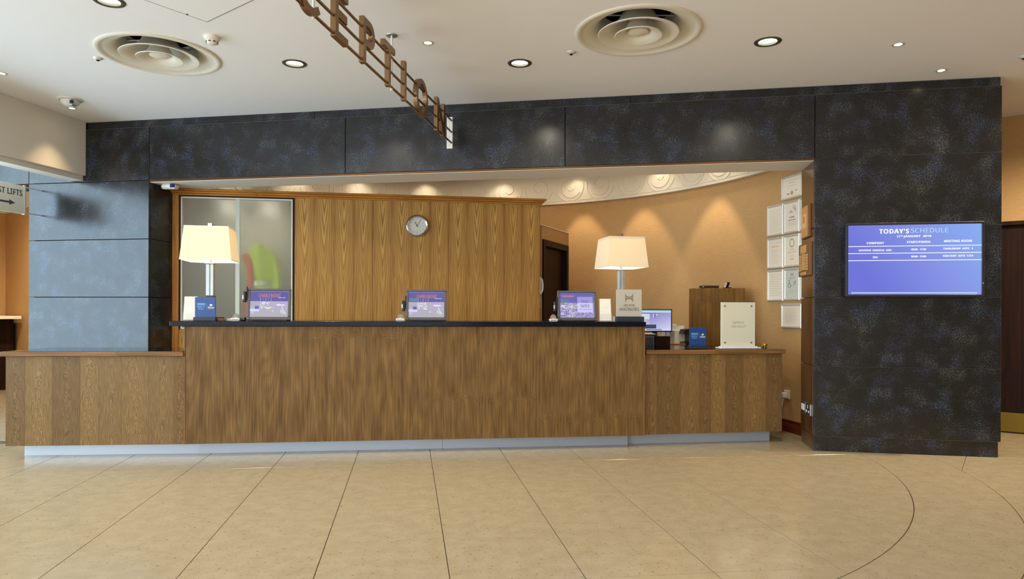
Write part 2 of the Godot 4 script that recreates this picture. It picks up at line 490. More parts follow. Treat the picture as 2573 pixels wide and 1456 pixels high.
func shell():
	wall_box("wall_right", Vector3(8.1, 0, 5.6), Vector3(8.3, CEIL, -12.0), M.paper)
	wall_box("wall_rear", Vector3(-10.2, 0, -12.0), Vector3(8.3, CEIL, -12.2), M.plaster)
	wall_box("wall_far_left", Vector3(-10.2, 0, -12.0), Vector3(-10.0, CEIL, -7.6), M.plaster)
	wall_box("wall_corridor_return", Vector3(-10.2, 0, -7.8), Vector3(-6.3, CEIL, -7.6), M.plaster)
	# left side, out of view: front opening lights the pier, rear one is added
	var st := mb()
	span(st, Vector3(-6.5, 0, -7.6), Vector3(-6.3, CEIL, -6.9)); span(st, Vector3(-6.5, 0, -2.5), Vector3(-6.3, CEIL, -1.5)); span(st, Vector3(-6.5, 0, 4.7), Vector3(-6.3, CEIL, 5.6)); span(st, Vector3(-6.5, 0, -1.5), Vector3(-6.3, 0.08, 4.7)); span(st, Vector3(-6.5, 3.07, -1.5), Vector3(-6.3, CEIL, 4.7))
	span(st, Vector3(-6.5, 0, -6.9), Vector3(-6.3, 0.08, -2.5)); span(st, Vector3(-6.5, 3.07, -6.9), Vector3(-6.3, CEIL, -2.5))
	put(st, "wall_left", M.plaster).set_meta("kind", "structure")
	st = mb(); span(st, Vector3(-6.41, 0.08, -6.9), Vector3(-6.40, 3.07, -2.5))
	put(st, "unseen_window_2", M.pane).set_meta("kind", "structure")  # pane out of view, in front of the left pier light
	st = mb(); span(st, Vector3(-6.41, 0.08, -1.5), Vector3(-6.40, 3.07, 4.7))
	put(st, "added_window_4", M.pane).set_meta("kind", "structure")  # pane of the added lobby opening
	# behind the lens: unseen wall, its opening added for fill light
	st = mb()
	span(st, Vector3(-6.5, 0, 5.4), Vector3(-5.9, CEIL, 5.6)); span(st, Vector3(1.5, 0, 5.4), Vector3(8.3, CEIL, 5.6))
	span(st, Vector3(-5.9, 0, 5.4), Vector3(1.5, 0.2, 5.6)); span(st, Vector3(-5.9, 2.95, 5.4), Vector3(1.5, CEIL, 5.6))
	put(st, "wall_back", M.plaster).set_meta("kind", "structure")
	st = mb(); span(st, Vector3(-5.9, 0.2, 5.49), Vector3(1.5, 2.95, 5.50))
	put(st, "added_window_3", M.pane).set_meta("kind", "structure")  # pane of the added opening behind the lens

func floor_tiles():
	var o := structure("floor")
	var st := mb(); span(st, Vector3(-10.2, -0.25, 5.6), Vector3(8.3, -0.006, -12.2))
	put(st, "screed", M.grout, o)
	var ga := deg_to_rad(8.63)
	var gc := deg_to_rad(7.0)
	# lines along the view: t = x cos(ga) + d sin(ga); lines across: n = -x sin(gc) + d cos(gc)
	var at := func(t: float, n: float) -> Vector2:
		var A := cos(ga); var B := sin(ga); var Cx := -sin(gc); var D := cos(gc)
		var det := A * D - B * Cx
		return Vector2((t * D - B * n) / det, (A * n - Cx * t) / det)
	var c := Vector2(-0.687, 5.952)
	var ring := PackedVector2Array()
	var ring2 := PackedVector2Array()
	for k in 180:
		ring.append(c + Vector2.from_angle(TAU * k / 180.0) * 3.608)
		ring2.append(c + Vector2.from_angle(TAU * k / 180.0) * 4.149)
	var polys: Array = []
	for i in range(-8, 8):
		for j in range(-5, 6):
			var t0 := 0.187 + 0.5965 * i + 0.0020
			var t1 := t0 + 0.5965 - 0.0040
			var n0 := 5.335 - 0.5905 * j + 0.0015
			var n1 := n0 + 0.5905 - 0.0030
			var p := PackedVector2Array([at.call(t0, n0), at.call(t1, n0), at.call(t1, n1), at.call(t0, n1)])
			polys.append_array(Geometry2D.intersect_polygons(p, ring))
	for k in range(-25, 23):
		var a0 := deg_to_rad(-9.8 - 7.45 * k)
		var a1 := deg_to_rad(-9.8 - 7.45 * (k + 1))
		var p := PackedVector2Array()
		for s in 7: p.append(c + Vector2.from_angle(lerpf(a0 - 0.0003, a1 + 0.0003, s / 6.0)) * 3.613)
		for s in 7: p.append(c + Vector2.from_angle(lerpf(a1 + 0.0003, a0 - 0.0003, s / 6.0)) * 4.144)
		polys.append(p)
	var u := Vector2.from_angle(deg_to_rad(-36.0))
	var w := Vector2.from_angle(deg_to_rad(54.0))
	for i in range(-17, 6):
		for j in range(-9, 10):
			var q := Vector2(3.388, 5.148) + u * 0.6 * i + w * 0.6 * j
			var e := 0.0016
			var p := PackedVector2Array([q + u * e + w * e, q + u * (0.6 - e) + w * e, q + u * (0.6 - e) + w * (0.6 - e), q + u * e + w * (0.6 - e)])
			polys.append_array(Geometry2D.clip_polygons(p, ring2))
	for p in polys:
		var seen := false
		for v in p:
			if v.y > 2.55 and v.y < 8.2 and absf(v.x) < v.y * 0.80 + 0.2 and v.x > -6.2: seen = true
		if not seen or p.size() < 3: continue
		uvo = Vector2(rng.randf(), rng.randf())
		var s2 := mb(); slab(s2, p, -0.006, 0.0, 0.0007)
		put(s2, "floor_tile", M.stone, o)
	uvo = Vector2.ZERO
	# floor beyond the tiled part: the same stone, out of sight or too far off to tell the tiles
	var s3 := mb()
	span(s3, Vector3(-10.0, -0.006, -12.0), Vector3(-3.0, -0.001, -8.35)); span(s3, Vector3(-6.3, -0.006, -2.5), Vector3(8.1, -0.001, 5.4))
	put(s3, "stone_paving", M.stone, o)

const DOWN := [[-1.715, 5.377], [0.053, 5.35], [1.826, 4.907], [-2.539, 4.301]]
const SPOTS := [[-0.616, 4.948], [2.783, 4.946], [3.425, 5.473], [-4.241, 6.586], [-4.20, 5.62]]
const DIFF := [[-2.69, 5.21], [0.866, 4.741]]

func ceiling_and_fittings():
	var ce := CSGBox3D.new(); ce.name = "ceiling"; ce.size = Vector3(18.5, 0.3, 17.8)
	ce.position = Vector3(-0.95, CEIL + 0.15, -3.3); ce.material = M.ceiling; ce.set_meta("kind", "structure")
	add_child(ce, true)
	var hole := func(x: float, d: float, r: float, h: float):
		var c := CSGCylinder3D.new(); c.name = "cut"; c.operation = CSGShape3D.OPERATION_SUBTRACTION
		c.radius = r; c.height = h * 2.0; c.sides = 40; c.material = M.dark
		ce.add_child(c, true); c.position = Vector3(x, CEIL, -d) - ce.position
	for p in DIFF: hole.call(p[0], p[1], 0.395, 0.24)
	for p in DOWN: hole.call(p[0], p[1], 0.074, 0.09)
	for p in SPOTS: hole.call(p[0], p[1], 0.034, 0.05)
	# access hatch, a hairline joint round a flush board
	var hx := Transform3D(Basis(Vector3.UP, deg_to_rad(-37.0)), Vector3(-2.059, CEIL, -4.604))
	var st := mb()
	span(st, Vector3(0.004, -0.002, 0.004), Vector3(0.6, 0.0, 0.6), 0.0008)
	var hatch := put(st, "ceiling_hatch", M.ceiling); hatch.transform = hx
	tag(hatch, "square white access hatch flush in the ceiling above the left diffuser", "hatch")
	st = mb(); cyl(st, Vector3(0.012, -0.003, 0.142), Vector3(0.012, -0.0019, 0.142), 0.008, 12); put(st, "latch", M.dark, hatch)
	for q in [[0.0, 0.0, 0.0035, 0.604], [0.0, 0.0, 0.604, 0.0035], [0.6, 0.0, 0.6035, 0.604], [0.0, 0.6, 0.604, 0.6035]]:
		st = mb(); span(st, Vector3(q[0], -0.0025, q[1]), Vector3(q[2], 0.0, q[3])); put(st, "joint_line", std(Color(0.42, 0.40, 0.37), 0.8), hatch)
	# round air diffusers
	var names := ["large white round air diffuser above the left end of the desk", "large white round air diffuser above the right half of the desk"]
	for k in 2:
		var o := thing("air_diffuser", names[k], "air vent", Transform3D(Basis(), Vector3(DIFF[k][0], CEIL, -DIFF[k][1])), "round ceiling diffusers")
		st = mb()
		lathe(st, [Vector2(0.432, 0.0), Vector2(0.434, -0.006), Vector2(0.426, -0.011), Vector2(0.412, -0.012), Vector2(0.396, -0.008), Vector2(0.386, 0.0), Vector2(0.37, 0.002), Vector2(0.34, 0.011), Vector2(0.30, 0.030), Vector2(0.265, 0.062), Vector2(0.245, 0.105), Vector2(0.24, 0.15)], 64)
		put(st, "outer_ring", M.cream, o)
		st = mb()
		lathe(st, [Vector2(0.118, 0.115), Vector2(0.135, 0.082), Vector2(0.175, 0.040), Vector2(0.225, 0.008), Vector2(0.262, -0.008), Vector2(0.278, -0.016), Vector2(0.276, -0.021), Vector2(0.255, -0.017), Vector2(0.22, -0.003), Vector2(0.165, 0.034), Vector2(0.125, 0.080), Vector2(0.110, 0.115)], 56)
		put(st, "middle_ring", M.cream, o)
		st = mb()
		lathe(st, [Vector2(0.062, 0.085), Vector2(0.072, 0.045), Vector2(0.098, 0.010), Vector2(0.135, -0.016), Vector2(0.164, -0.028), Vector2(0.162, -0.033), Vector2(0.14, -0.028), Vector2(0.10, -0.010), Vector2(0.072, 0.02), Vector2(0.055, 0.06), Vector2(0.05, 0.085)], 48)
		put(st, "inner_ring", M.cream, o)
		st = mb(); lathe(st, [Vector2(0.05, 0.06), Vector2(0.07, 0.0), Vector2(0.07, -0.006), Vector2(0.045, -0.014), Vector2(0.0, -0.016)], 40)
		put(st, "centre_cap", M.cream, o)
		st = mb()
		for a in 3:
			var di := Vector3(cos(a * PI / 3.0), 0, sin(a * PI / 3.0))
			cyl(st, di * -0.36 + Vector3.UP * 0.115, di * 0.36 + Vector3.UP * 0.115, 0.008, 8)
		put(st, "support_bar", M.steel, o)
		st = mb(); lathe(st, [Vector2(0.388, 0.21), Vector2(0.0, 0.2101)], 40); lathe(st, [Vector2(0.388, 0.10), Vector2(0.388, 0.21)], 40)
		put(st, "duct", M.dark, o)
	# big downlights
	var dl := ["bright round downlight in the ceiling left of the hanging letters", "bright round downlight in the ceiling beside the right diffuser's left edge", "bright round downlight in the ceiling right of the right diffuser", "bright round downlight cut by the top left edge of the picture"]
	for k in 4:
		var o := thing("downlight", dl[k], "light", Transform3D(Basis(), Vector3(DOWN[k][0], CEIL, -DOWN[k][1])), "large round downlights")
		st = mb(); lathe(st, [Vector2(0.072, 0.05), Vector2(0.064, 0.012), Vector2(0.066, -0.003), Vector2(0.074, -0.006), Vector2(0.092, -0.004), Vector2(0.095, 0.0)], 40)
		put(st, "trim_ring", std(Color(0.42, 0.42, 0.38), 0.3, 0.8), o)
		st = mb(); lathe(st, [Vector2(0.066, 0.014), Vector2(0.04, 0.010), Vector2(0.0, 0.009)], 32)
		put(st, "lamp_lens", glow(Color(1, 0.98, 0.93), 5.0), o)
		lamp(o, Vector3(0, -0.02, 0), 78.0, 0.9, 1.9, Color(1.0, 0.95, 0.86), 0.055)
	# further downlights out of view, added to fill the rest of the lobby
	for p in [[-3.2, 1.6], [0.2, 1.8], [3.6, 1.6], [5.2, 4.2], [-1.6, -1.5], [2.2, -1.5], [5.6, -1.0], [-4.6, -1.6]]:
		var o := thing("downlight", "round downlight out of the picture, added to fill the lobby with light", "light", Transform3D(Basis(), Vector3(p[0], CEIL, -p[1])), "large round downlights")
		st = mb(); lathe(st, [Vector2(0.064, -0.001), Vector2(0.066, -0.003), Vector2(0.074, -0.006), Vector2(0.092, -0.004), Vector2(0.095, 0.0)], 32)
		put(st, "trim_ring", M.steel, o)
		st = mb(); lathe(st, [Vector2(0.066, -0.001), Vector2(0.0, -0.002)], 24); put(st, "lamp_lens", glow(Color(1, 0.98, 0.93), 5.0), o)
		lamp(o, Vector3(0, -0.02, 0), 78.0, 0.9, 1.9, Color(1.0, 0.95, 0.86), 0.055)
	# small halogen spots
	var sl := ["small halogen spotlight in the ceiling right of the hanging letters", "small halogen spotlight in the ceiling over the blue screen, the farther from the stone", "small halogen spotlight in the ceiling over the blue screen, the nearer to the stone", "small halogen spotlight in the ceiling below the dome camera", "small halogen spotlight at the left edge of the ceiling above the white beam"]
	for k in 5:
		var o := thing("ceiling_spotlight", sl[k], "light", Transform3D(Basis(), Vector3(SPOTS[k][0], CEIL, -SPOTS[k][1])), "small ceiling spotlights")
		st = mb(); lathe(st, [Vector2(0.030, 0.03), Vector2(0.026, 0.0), Vector2(0.030, -0.004), Vector2(0.040, -0.004), Vector2(0.044, 0.0)], 28)
		put(st, "trim_ring", M.alu, o)
		st = mb(); lathe(st, [Vector2(0.027, 0.010), Vector2(0.015, 0.006), Vector2(0.0, 0.005)], 24)
		put(st, "lamp_lens", glow(Color(1, 0.92, 0.75), 25.0), o)
		lamp(o, Vector3(0, -0.012, 0), 40.0 if k < 4 else 48.0, 1.0, 1.0 if k < 4 else 0.35, Color(1.0, 0.86, 0.66), 0.022)
	# spots over the curved wall: a row close to the frieze, a few farther off for the paper, three wide ones added as fill
	var row := [["frieze", 149.5], ["frieze", 136.0], ["frieze", 122.6], ["frieze", 109.4], ["frieze", 95.0], ["frieze", 78.0], ["frieze", 61.4], ["frieze", 42.4], ["frieze", 27.6], ["wall", 29.5], ["wall", 46.5], ["wall", 60.0], ["soft", 112.0], ["soft", 75.0], ["soft", 35.0]]
	for q in row:
		var near: bool = q[0] == "frieze"
		var wide: bool = q[0] == "soft"
		var p := on_arc(q[1], 3.54 if near else (2.7 if wide else 3.41), CEIL)
		var o := thing("unseen_cove_light", "hidden spotlight washing the plaster frieze with a scallop of light" if near else ("hidden wide lamp added as fill over the space behind the counter" if wide else "hidden spotlight throwing a cone of light on the curved paper"), "light", Transform3D(Basis(), p), "spotlights along the curved wall")
		st = mb(); lathe(st, [Vector2(0.028, -0.001), Vector2(0.030, -0.004), Vector2(0.040, -0.004), Vector2(0.044, 0.0)], 24); put(st, "trim_ring", M.alu, o)
		st = mb(); lathe(st, [Vector2(0.028, -0.001), Vector2(0.0, -0.002)], 20); put(st, "lamp_lens", glow(Color(1, 0.9, 0.7), 6.0), o)
		lamp(o, Vector3(0, -0.01, 0), 50.0 if near else (88.0 if wide else 29.0), 0.6 if near else (0.25 if wide else 0.4), 0.17 if near else (0.42 if wide else 1.7), Color(1.0, 0.92, 0.80), 0.02)
	for q in [[-6.3, 8.5, "unseen round downlight lighting the passage to the lifts, out of the picture"], [4.6, 5.4, "unseen round downlight lighting the right doorway, out of the picture"]]:  # out of view, placed to light the passage walls and right door wall
		var o := thing("unseen_passage_lamp", q[2], "light", Transform3D(Basis(), Vector3(q[0], CEIL, -q[1])))
		st = mb(); lathe(st, [Vector2(0.064, -0.001), Vector2(0.066, -0.003), Vector2(0.074, -0.006), Vector2(0.092, -0.004), Vector2(0.095, 0.0)], 32); put(st, "trim_ring", M.steel, o)
		st = mb(); lathe(st, [Vector2(0.066, -0.001), Vector2(0.0, -0.002)], 24); put(st, "lamp_lens", glow(Color(1, 0.95, 0.85), 5.0), o)
		lamp(o, Vector3(0, -0.02, 0), 78.0, 0.9, 11.0 if q[0] < 0 else 9.0, Color(1.0, 0.93, 0.82), 0.055)
	# smoke detector
	var sd := thing("smoke_detector", "white smoke detector on the ceiling right of the left diffuser", "detector", Transform3D(Basis(), Vector3(-2.136, CEIL, -4.858)))
	st = mb(); lathe(st, [Vector2(0.0, -0.026), Vector2(0.044, -0.026), Vector2(0.052, -0.02), Vector2(0.054, 0.0)], 32); put(st, "base", M.cream, sd)
	st = mb(); lathe(st, [Vector2(0.0, -0.056), Vector2(0.02, -0.055), Vector2(0.034, -0.048), Vector2(0.042, -0.036), Vector2(0.042, -0.026)], 32); put(st, "sensor_head", M.cream, sd)
	st = mb()
	for k in 8:
		var a := TAU * k / 8.0
		box(st, Vector3(0, 0, 0), Vector3(0.003, 0.007, 0.014), 0.0, Transform3D(Basis(Vector3.UP, -a), Vector3(cos(a) * 0.0405, -0.040, sin(a) * 0.0405)))
	put(st, "vent_slot", M.dark, sd)
	# little sensors
	for q in [[-3.197, 5.273, "small white ceiling sensor left of the left diffuser"], [0.435, 5.116, "small white ceiling sensor left of the right diffuser"], [3.857, 5.17, "small ceiling sensor cut by the right edge of the picture"]]:
		var o := thing("ceiling_sensor", q[2], "sensor", Transform3D(Basis(), Vector3(q[0], CEIL, -q[1])), "small ceiling sensors")
		st = mb(); lathe(st, [Vector2(0.014, -0.016), Vector2(0.024, -0.012), Vector2(0.034, -0.004), Vector2(0.036, 0.0)], 24); put(st, "housing", M.alu, o)
		st = mb(); lathe(st, [Vector2(0.0, -0.026), Vector2(0.009, -0.023), Vector2(0.013, -0.016)], 16); put(st, "lens", M.dark, o)
	# dome camera
	var dc := thing("dome_camera", "white dome camera on the ceiling beside the white beam", "camera", Transform3D(Basis(), Vector3(-4.083, CEIL, -6.313)))
	st = mb(); lathe(st, [Vector2(0.085, -0.012), Vector2(0.10, -0.010), Vector2(0.106, 0.0)], 32); put(st, "mounting_ring", M.cream, dc)
	st = mb()
	var pr := []
	for k in 9:
		var a := PI / 2 * k / 8.0
		pr.append(Vector2(0.08 * sin(a), -0.012 - 0.060 * cos(a)))
	lathe(st, pr, 32); put(st, "dome", std(Color(0.86, 0.84, 0.80), 0.12), dc)
	st = mb(); box(st, Vector3(0.048, -0.042, 0.035), Vector3(0.036, 0.050, 0.062), 0.006); put(st, "camera_slot", M.steel, dc)
	st = mb(); cyl(st, Vector3(0.055, -0.040, 0.06), Vector3(0.062, -0.042, 0.072), 0.016, 16); put(st, "lens", M.black, dc)
	# downstand beam at the left
	st = mb()
	span(st, Vector3(-7.30, 2.572, 0.002), Vector3(-7.10, CEIL, 5.6), 0.003, F)
	span(st, Vector3(-7.29, 2.52, 0.002), Vector3(-7.13, 2.574, 5.6), 0.003, F)
	put(st, "ceiling_beam", M.plaster).set_meta("kind", "structure")

func lamp(parent: Node3D, at: Vector3, angle: float, soft: float, e: float, col: Color, size: float, towards := Vector3.DOWN):
	var s := SpotLight3D.new(); s.name = "lamp_light"; parent.add_child(s, true)
	s.position = at
	s.basis = Basis.looking_at(towards, Vector3.FORWARD if absf(towards.y) > 0.9 else Vector3.UP)
	s.spot_angle = angle; s.spot_angle_attenuation = soft; s.light_energy = e; s.light_color = col
	s.light_size = size; s.spot_range = 20.0; s.spot_attenuation = 2.0; s.shadow_enabled = true

# stone-clad front with the wide opening
const JOINTS := [0.13, 0.725, 1.315, 1.908, 2.505]

func stone_front():
	var o := structure("wall_front", F)
	var g := 0.0026
	var panel := func(a: Vector3, b: Vector3, bev := 0.0018):
		uvo = Vector2(rng.randf() * 5.0, rng.randf() * 5.0)
		var st := mb(); span(st, a, b, bev); put(st, "granite_panel", M.granite, o)
	for pier in [[-7.787, -6.37], [0.0, 1.447]]:
		for k in 4:
			panel.call(Vector3(pier[0] + g, JOINTS[k] + g, -0.025), Vector3(pier[1] - g, JOINTS[k + 1] - g, 0.0))
	for x in [[-9.3, -7.787], [-7.787, -6.37], [-6.37, -4.255], [-4.255, -2.136], [-2.136, 0.004], [0.004, 1.447]]:
		panel.call(Vector3(x[0] + g, 2.505 + g, -0.025), Vector3(x[1] - g, 3.045, 0.0))
	for x in [[-9.3, -7.6], [-7.6, -4.58], [-4.58, -1.55], [-1.55, 1.440]]:
		panel.call(Vector3(x[0] + 0.001, 3.049, -0.03), Vector3(x[1] - 0.001, 3.121, -0.012))
	for x in [[-7.78, -6.375], [0.004, 1.43]]:
		panel.call(Vector3(x[0], 0.0, -0.05), Vector3(x[1], 0.128, -0.012))
	# returns of the opening
	for k in 4:
		panel.call(Vector3(-6.392, JOINTS[k] + g, -0.37), Vector3(-6.37, JOINTS[k + 1] - g, -0.027))
		var sj := mb(); span(sj, Vector3(0.0, JOINTS[k] + g, -0.45), Vector3(0.022, JOINTS[k + 1] - g, -0.027), 0.0018); put(sj, "polished_panel", M.brown_return, o)
	for pier in [[0.0, 1.447]]:
		for k in 5:
			var s2 := mb(); span(s2, Vector3(pier[0] + 0.001, JOINTS[k] - 0.0012, -0.02), Vector3(pier[1] - 0.001, JOINTS[k] + 0.0006, 0.0004)); put(s2, "joint_strip", M.jointstrip, o)
	var s3 := mb(); span(s3, Vector3(-9.3, 3.0455, -0.02), Vector3(1.447, 3.0475, 0.0004)); put(s3, "joint_strip", M.jointstrip, o)
	panel.call(Vector3(-6.39, 0, -0.37), Vector3(-6.375, 0.128, -0.052))
	var sp := mb(); span(sp, Vector3(0.006, 0, -0.45), Vector3(0.022, 0.128, -0.052), 0.0018); put(sp, "polished_panel", M.brown_return, o)
	uvo = Vector2.ZERO
	var st := mb()
	span(st, Vector3(-7.77, 0, -0.40), Vector3(-6.393, 2.506, -0.052)); span(st, Vector3(0.023, 0, -0.45), Vector3(1.42, 2.506, -0.052))
	span(st, Vector3(-9.3, 2.508, -0.40), Vector3(1.42, 3.124, -0.031))
	put(st, "backing", M.dark, o)
	st = mb(); span(st, Vector3(-6.37, 2.484, -0.40), Vector3(0.0, 2.506, -0.016)); put(st, "soffit_board", M.plaster, o)
	st = mb(); span(st, Vector3(-6.37, 2.488, -0.015), Vector3(0.0, 2.503, -0.003)); put(st, "edge_strip", std(Color(0.42, 0.27, 0.11), 0.3, 0.7), o)

func on_arc(ang: float, r: float, y: float) -> Vector3:
	var a := deg_to_rad(ang)
	return Vector3(CC.x + cos(a) * r, y, -(CC.y + sin(a) * r))

func arc_band(st: SurfaceTool, a0: float, a1: float, seg: int, prof: Array):
	# prof: (radius, height) points going round; inside faces look to the centre
	for k in seg:
		var x0 := lerpf(a0, a1, float(k) / seg)
		var x1 := lerpf(a0, a1, float(k + 1) / seg)
		for i in prof.size() - 1:
			var t: Vector2 = prof[i + 1] - prof[i]
			if t.length() < 1e-6: continue
			var n2 := Vector2(-t.y, t.x).normalized()
			var na := on_arc(x0, n2.x, n2.y) - on_arc(x0, 0, 0)
			var nb := on_arc(x1, n2.x, n2.y) - on_arc(x1, 0, 0)
			var p := [on_arc(x0, prof[i].x, prof[i].y), on_arc(x1, prof[i].x, prof[i].y), on_arc(x1, prof[i + 1].x, prof[i + 1].y), on_arc(x0, prof[i + 1].x, prof[i + 1].y)]
			var uv := [Vector2(deg_to_rad(x0) * CR, -prof[i].y), Vector2(deg_to_rad(x1) * CR, -prof[i].y), Vector2(deg_to_rad(x1) * CR, -prof[i + 1].y), Vector2(deg_to_rad(x0) * CR, -prof[i + 1].y)]
			var nn := [na, nb, nb, na]
			var g: Vector3 = (p[2] - p[0]).cross(p[1] - p[0])
			var order := [0, 1, 2, 0, 2, 3] if g.dot(na) >= 0.0 else [0, 2, 1, 0, 3, 2]
			for q in order:
				st.set_normal(nn[q]); st.set_uv(uv[q]); st.add_vertex(p[q])

func curved_wall():
	var st := mb()
	arc_band(st, 5.5, 158.0, 110, [Vector2(CR, CEIL), Vector2(CR, 0.0)])
	arc_band(st, 5.5, 158.0, 60, [Vector2(CR + 0.12, 0.0), Vector2(CR + 0.12, CEIL)])
	for a in [5.5, 158.0]:
		quad(st, on_arc(a, CR, 0), on_arc(a, CR + 0.12, 0), on_arc(a, CR + 0.12, CEIL), on_arc(a, CR, CEIL), on_arc(a + (1.0 if a > 90 else -1.0), CR, 0) - on_arc(a, CR, 0))
	put(st, "wall_curved", M.paper).set_meta("kind", "structure")
	# skirting
	st = mb()
	arc_band(st, 6.0, 60.0, 50, [Vector2(CR, 0.118), Vector2(3.733, 0.116), Vector2(3.730, 0.085), Vector2(3.722, 0.078), Vector2(3.722, 0.066), Vector2(3.716, 0.060), Vector2(3.716, 0.0)])
	put(st, "baseboard_curved", M.redwood).set_meta("kind", "structure")
	# plaster frieze with scrolls
	var o := structure("trim_1")
	st = mb()
	arc_band(st, 8.0, 156.0, 120, [Vector2(CR, CEIL), Vector2(3.700, CEIL), Vector2(3.700, 2.672), Vector2(3.694, 2.668), Vector2(3.694, 2.650), Vector2(CR, 2.650)])
	put(st, "frieze_band", M.frieze, o)
	for k in 20:
		var ang := 14.5 + 6.93 * k
		var fl := 1.0 if k % 2 == 0 else -1.0
		scroll(o, ang, fl)
	st = mb()
	var pts := []
	for k in 100: pts.append(on_arc(lerpf(10.0, 156.0, k / 99.0), 3.699, 2.690))
	tube(st, pts, 0.0035, 6); put(st, "groove_line", M.frieze, o)

func scroll(parent: Node3D, ang: float, fl: float):
	var st := mb()
	var cy := 2.875
	var arcs := func(r0: float, r1: float, a0: float, a1: float, cx: float, w: float, n := 40):
		var pts := []
		for k in n + 1:
			var t := float(k) / n
			var r := lerpf(r0, r1, t)
			var a := deg_to_rad(lerpf(a0, a1, t))
			var x := (cx + r * cos(a)) * fl
			pts.append(on_arc(ang + rad_to_deg(x / 3.70), 3.6985, cy + r * sin(a)))
		tube(st, pts, w, 6)
	arcs.call(0.035, 0.163, -150.0, 330.0, 0.0, 0.0045, 56)      # main volute
	arcs.call(0.034, 0.030, 40.0, -140.0, 0.045, 0.004, 16)      # curl at its eye
	arcs.call(0.196, 0.196, 195.0, 262.0, 0.0, 0.006, 18)        # outer leaf, one side
	arcs.call(0.200, 0.200, 285.0, 372.0, 0.0, 0.006, 18)        # and the other
	put(st, "plaster_scroll", M.frieze, parent)

func veneered_wall():
	var o := structure("wall_veneered", W)
	var st := mb(); span(st, Vector3(0.0, 0, -0.04), Vector3(0.070, 2.44, 0.012), 0.002); put(st, "stile", M.trimwood, o)
	# veneer sheets
	var edges := [1.262, 2.106, 2.950, 4.006]
	for k in 3:
		uvo = Vector2(-1.262, 2.43)
		st = mb(); span(st, Vector3(edges[k] + 0.0006, 0, -0.10), Vector3(edges[k + 1] - 0.0006, 2.43, 0.0), 0.0006); put(st, "veneer_panel", M.flame, o)
	st = mb(); span(st, Vector3(0.07, 0, -0.10), Vector3(1.262, 0.98, 0.0)); put(st, "veneer_panel", M.flame, o)
	uvo = Vector2.ZERO
	# stepped crown
	grain_x = true
	st = mb()
	for q in [[2.418, 2.438, 0.020], [2.438, 2.458, 0.040], [2.458, 2.482, 0.062]]:
		span(st, Vector3(-0.012 - q[2] * 0.35, q[0], -0.13), Vector3(4.006 + q[2], q[1] - 0.0012, q[2]), 0.0025)
	put(st, "crown_moulding", M.trimwood, o)
	# reveal round the glass
	st = mb()
	span(st, Vector3(0.07, 2.407, -0.10), Vector3(1.262, 2.428, 0.004)); span(st, Vector3(1.243, 0.98, -0.10), Vector3(1.2615, 2.407, 0.004)); span(st, Vector3(0.0701, 0.98, -0.10), Vector3(0.083, 2.407, 0.004))
	put(st, "reveal", M.darkwood, o)
	grain_x = false
	# window
	var w := structure("window_1", W)
	st = mb()
	span(st, Vector3(0.083, 0.982, -0.05), Vector3(0.099, 2.406, -0.005), 0.002); span(st, Vector3(1.228, 0.982, -0.05), Vector3(1.243, 2.406, -0.005), 0.002)
	span(st, Vector3(0.099, 2.390, -0.05), Vector3(1.228, 2.406, -0.005), 0.002); span(st, Vector3(0.099, 0.982, -0.05), Vector3(1.228, 0.998, -0.005), 0.002)
	put(st, "window_frame", M.white, w)
	for x in [[0.099, 0.64], [0.684, 1.228]]:
		st = mb(); span(st, Vector3(x[0], 0.998, -0.034), Vector3(x[1], 2.390, -0.026)); put(st, "pane", M.frosted, w, "frosted pane")
	st = mb(); span(st, Vector3(0.6401, 0.998, -0.036), Vector3(0.6839, 2.390, -0.022), 0.001); put(st, "glazing_strip", std(Color(0.80, 0.82, 0.76), 0.5), w)

func side_door_wall():
	var D := fr(0.35, 8.0, 66.0)
	var o := structure("wall_lobby_side", D)
	var st := mb()
	span(st, Vector3(-0.02, 2.03, -0.10), Vector3(0.93, 2.19, 0.0)); span(st, Vector3(0.88, 0, -0.10), Vector3(0.93, 2.03, 0.0)); span(st, Vector3(-0.02, 0, -0.10), Vector3(0.0, 2.03, 0.0))
	put(st, "papered_wall", M.paper, o)
	st = mb(); span(st, Vector3(0.83, 0, -0.75), Vector3(0.93, 2.19, -0.10)); put(st, "papered_return", M.paper, o)
	st = mb(); span(st, Vector3(-0.02, 2.19, -0.75), Vector3(0.93, 2.20, 0.008)); put(st, "top_board", M.plaster, o)
	var d := structure("door_2", D)
	st = mb()
	span(st, Vector3(0.0, 0, -0.08), Vector3(0.075, 2.03, 0.022), 0.004); span(st, Vector3(0.805, 0, -0.08), Vector3(0.88, 2.03, 0.022), 0.004); span(st, Vector3(0.075, 1.955, -0.08), Vector3(0.805, 2.03, 0.022), 0.004)
	put(st, "door_frame", M.darkwood, d)
	st = mb(); span(st, Vector3(0.077, 0.005, -0.078), Vector3(0.803, 1.953, -0.04), 0.002); put(st, "door_leaf", M.darkwood, d)
	st = mb(); cyl(st, Vector3(0.74, 1.02, -0.04), Vector3(0.74, 1.02, -0.0), 0.01, 10); cyl(st, Vector3(0.74, 1.02, -0.005), Vector3(0.63, 1.02, -0.005), 0.009, 10); put(st, "door_handle", M.steel, d)

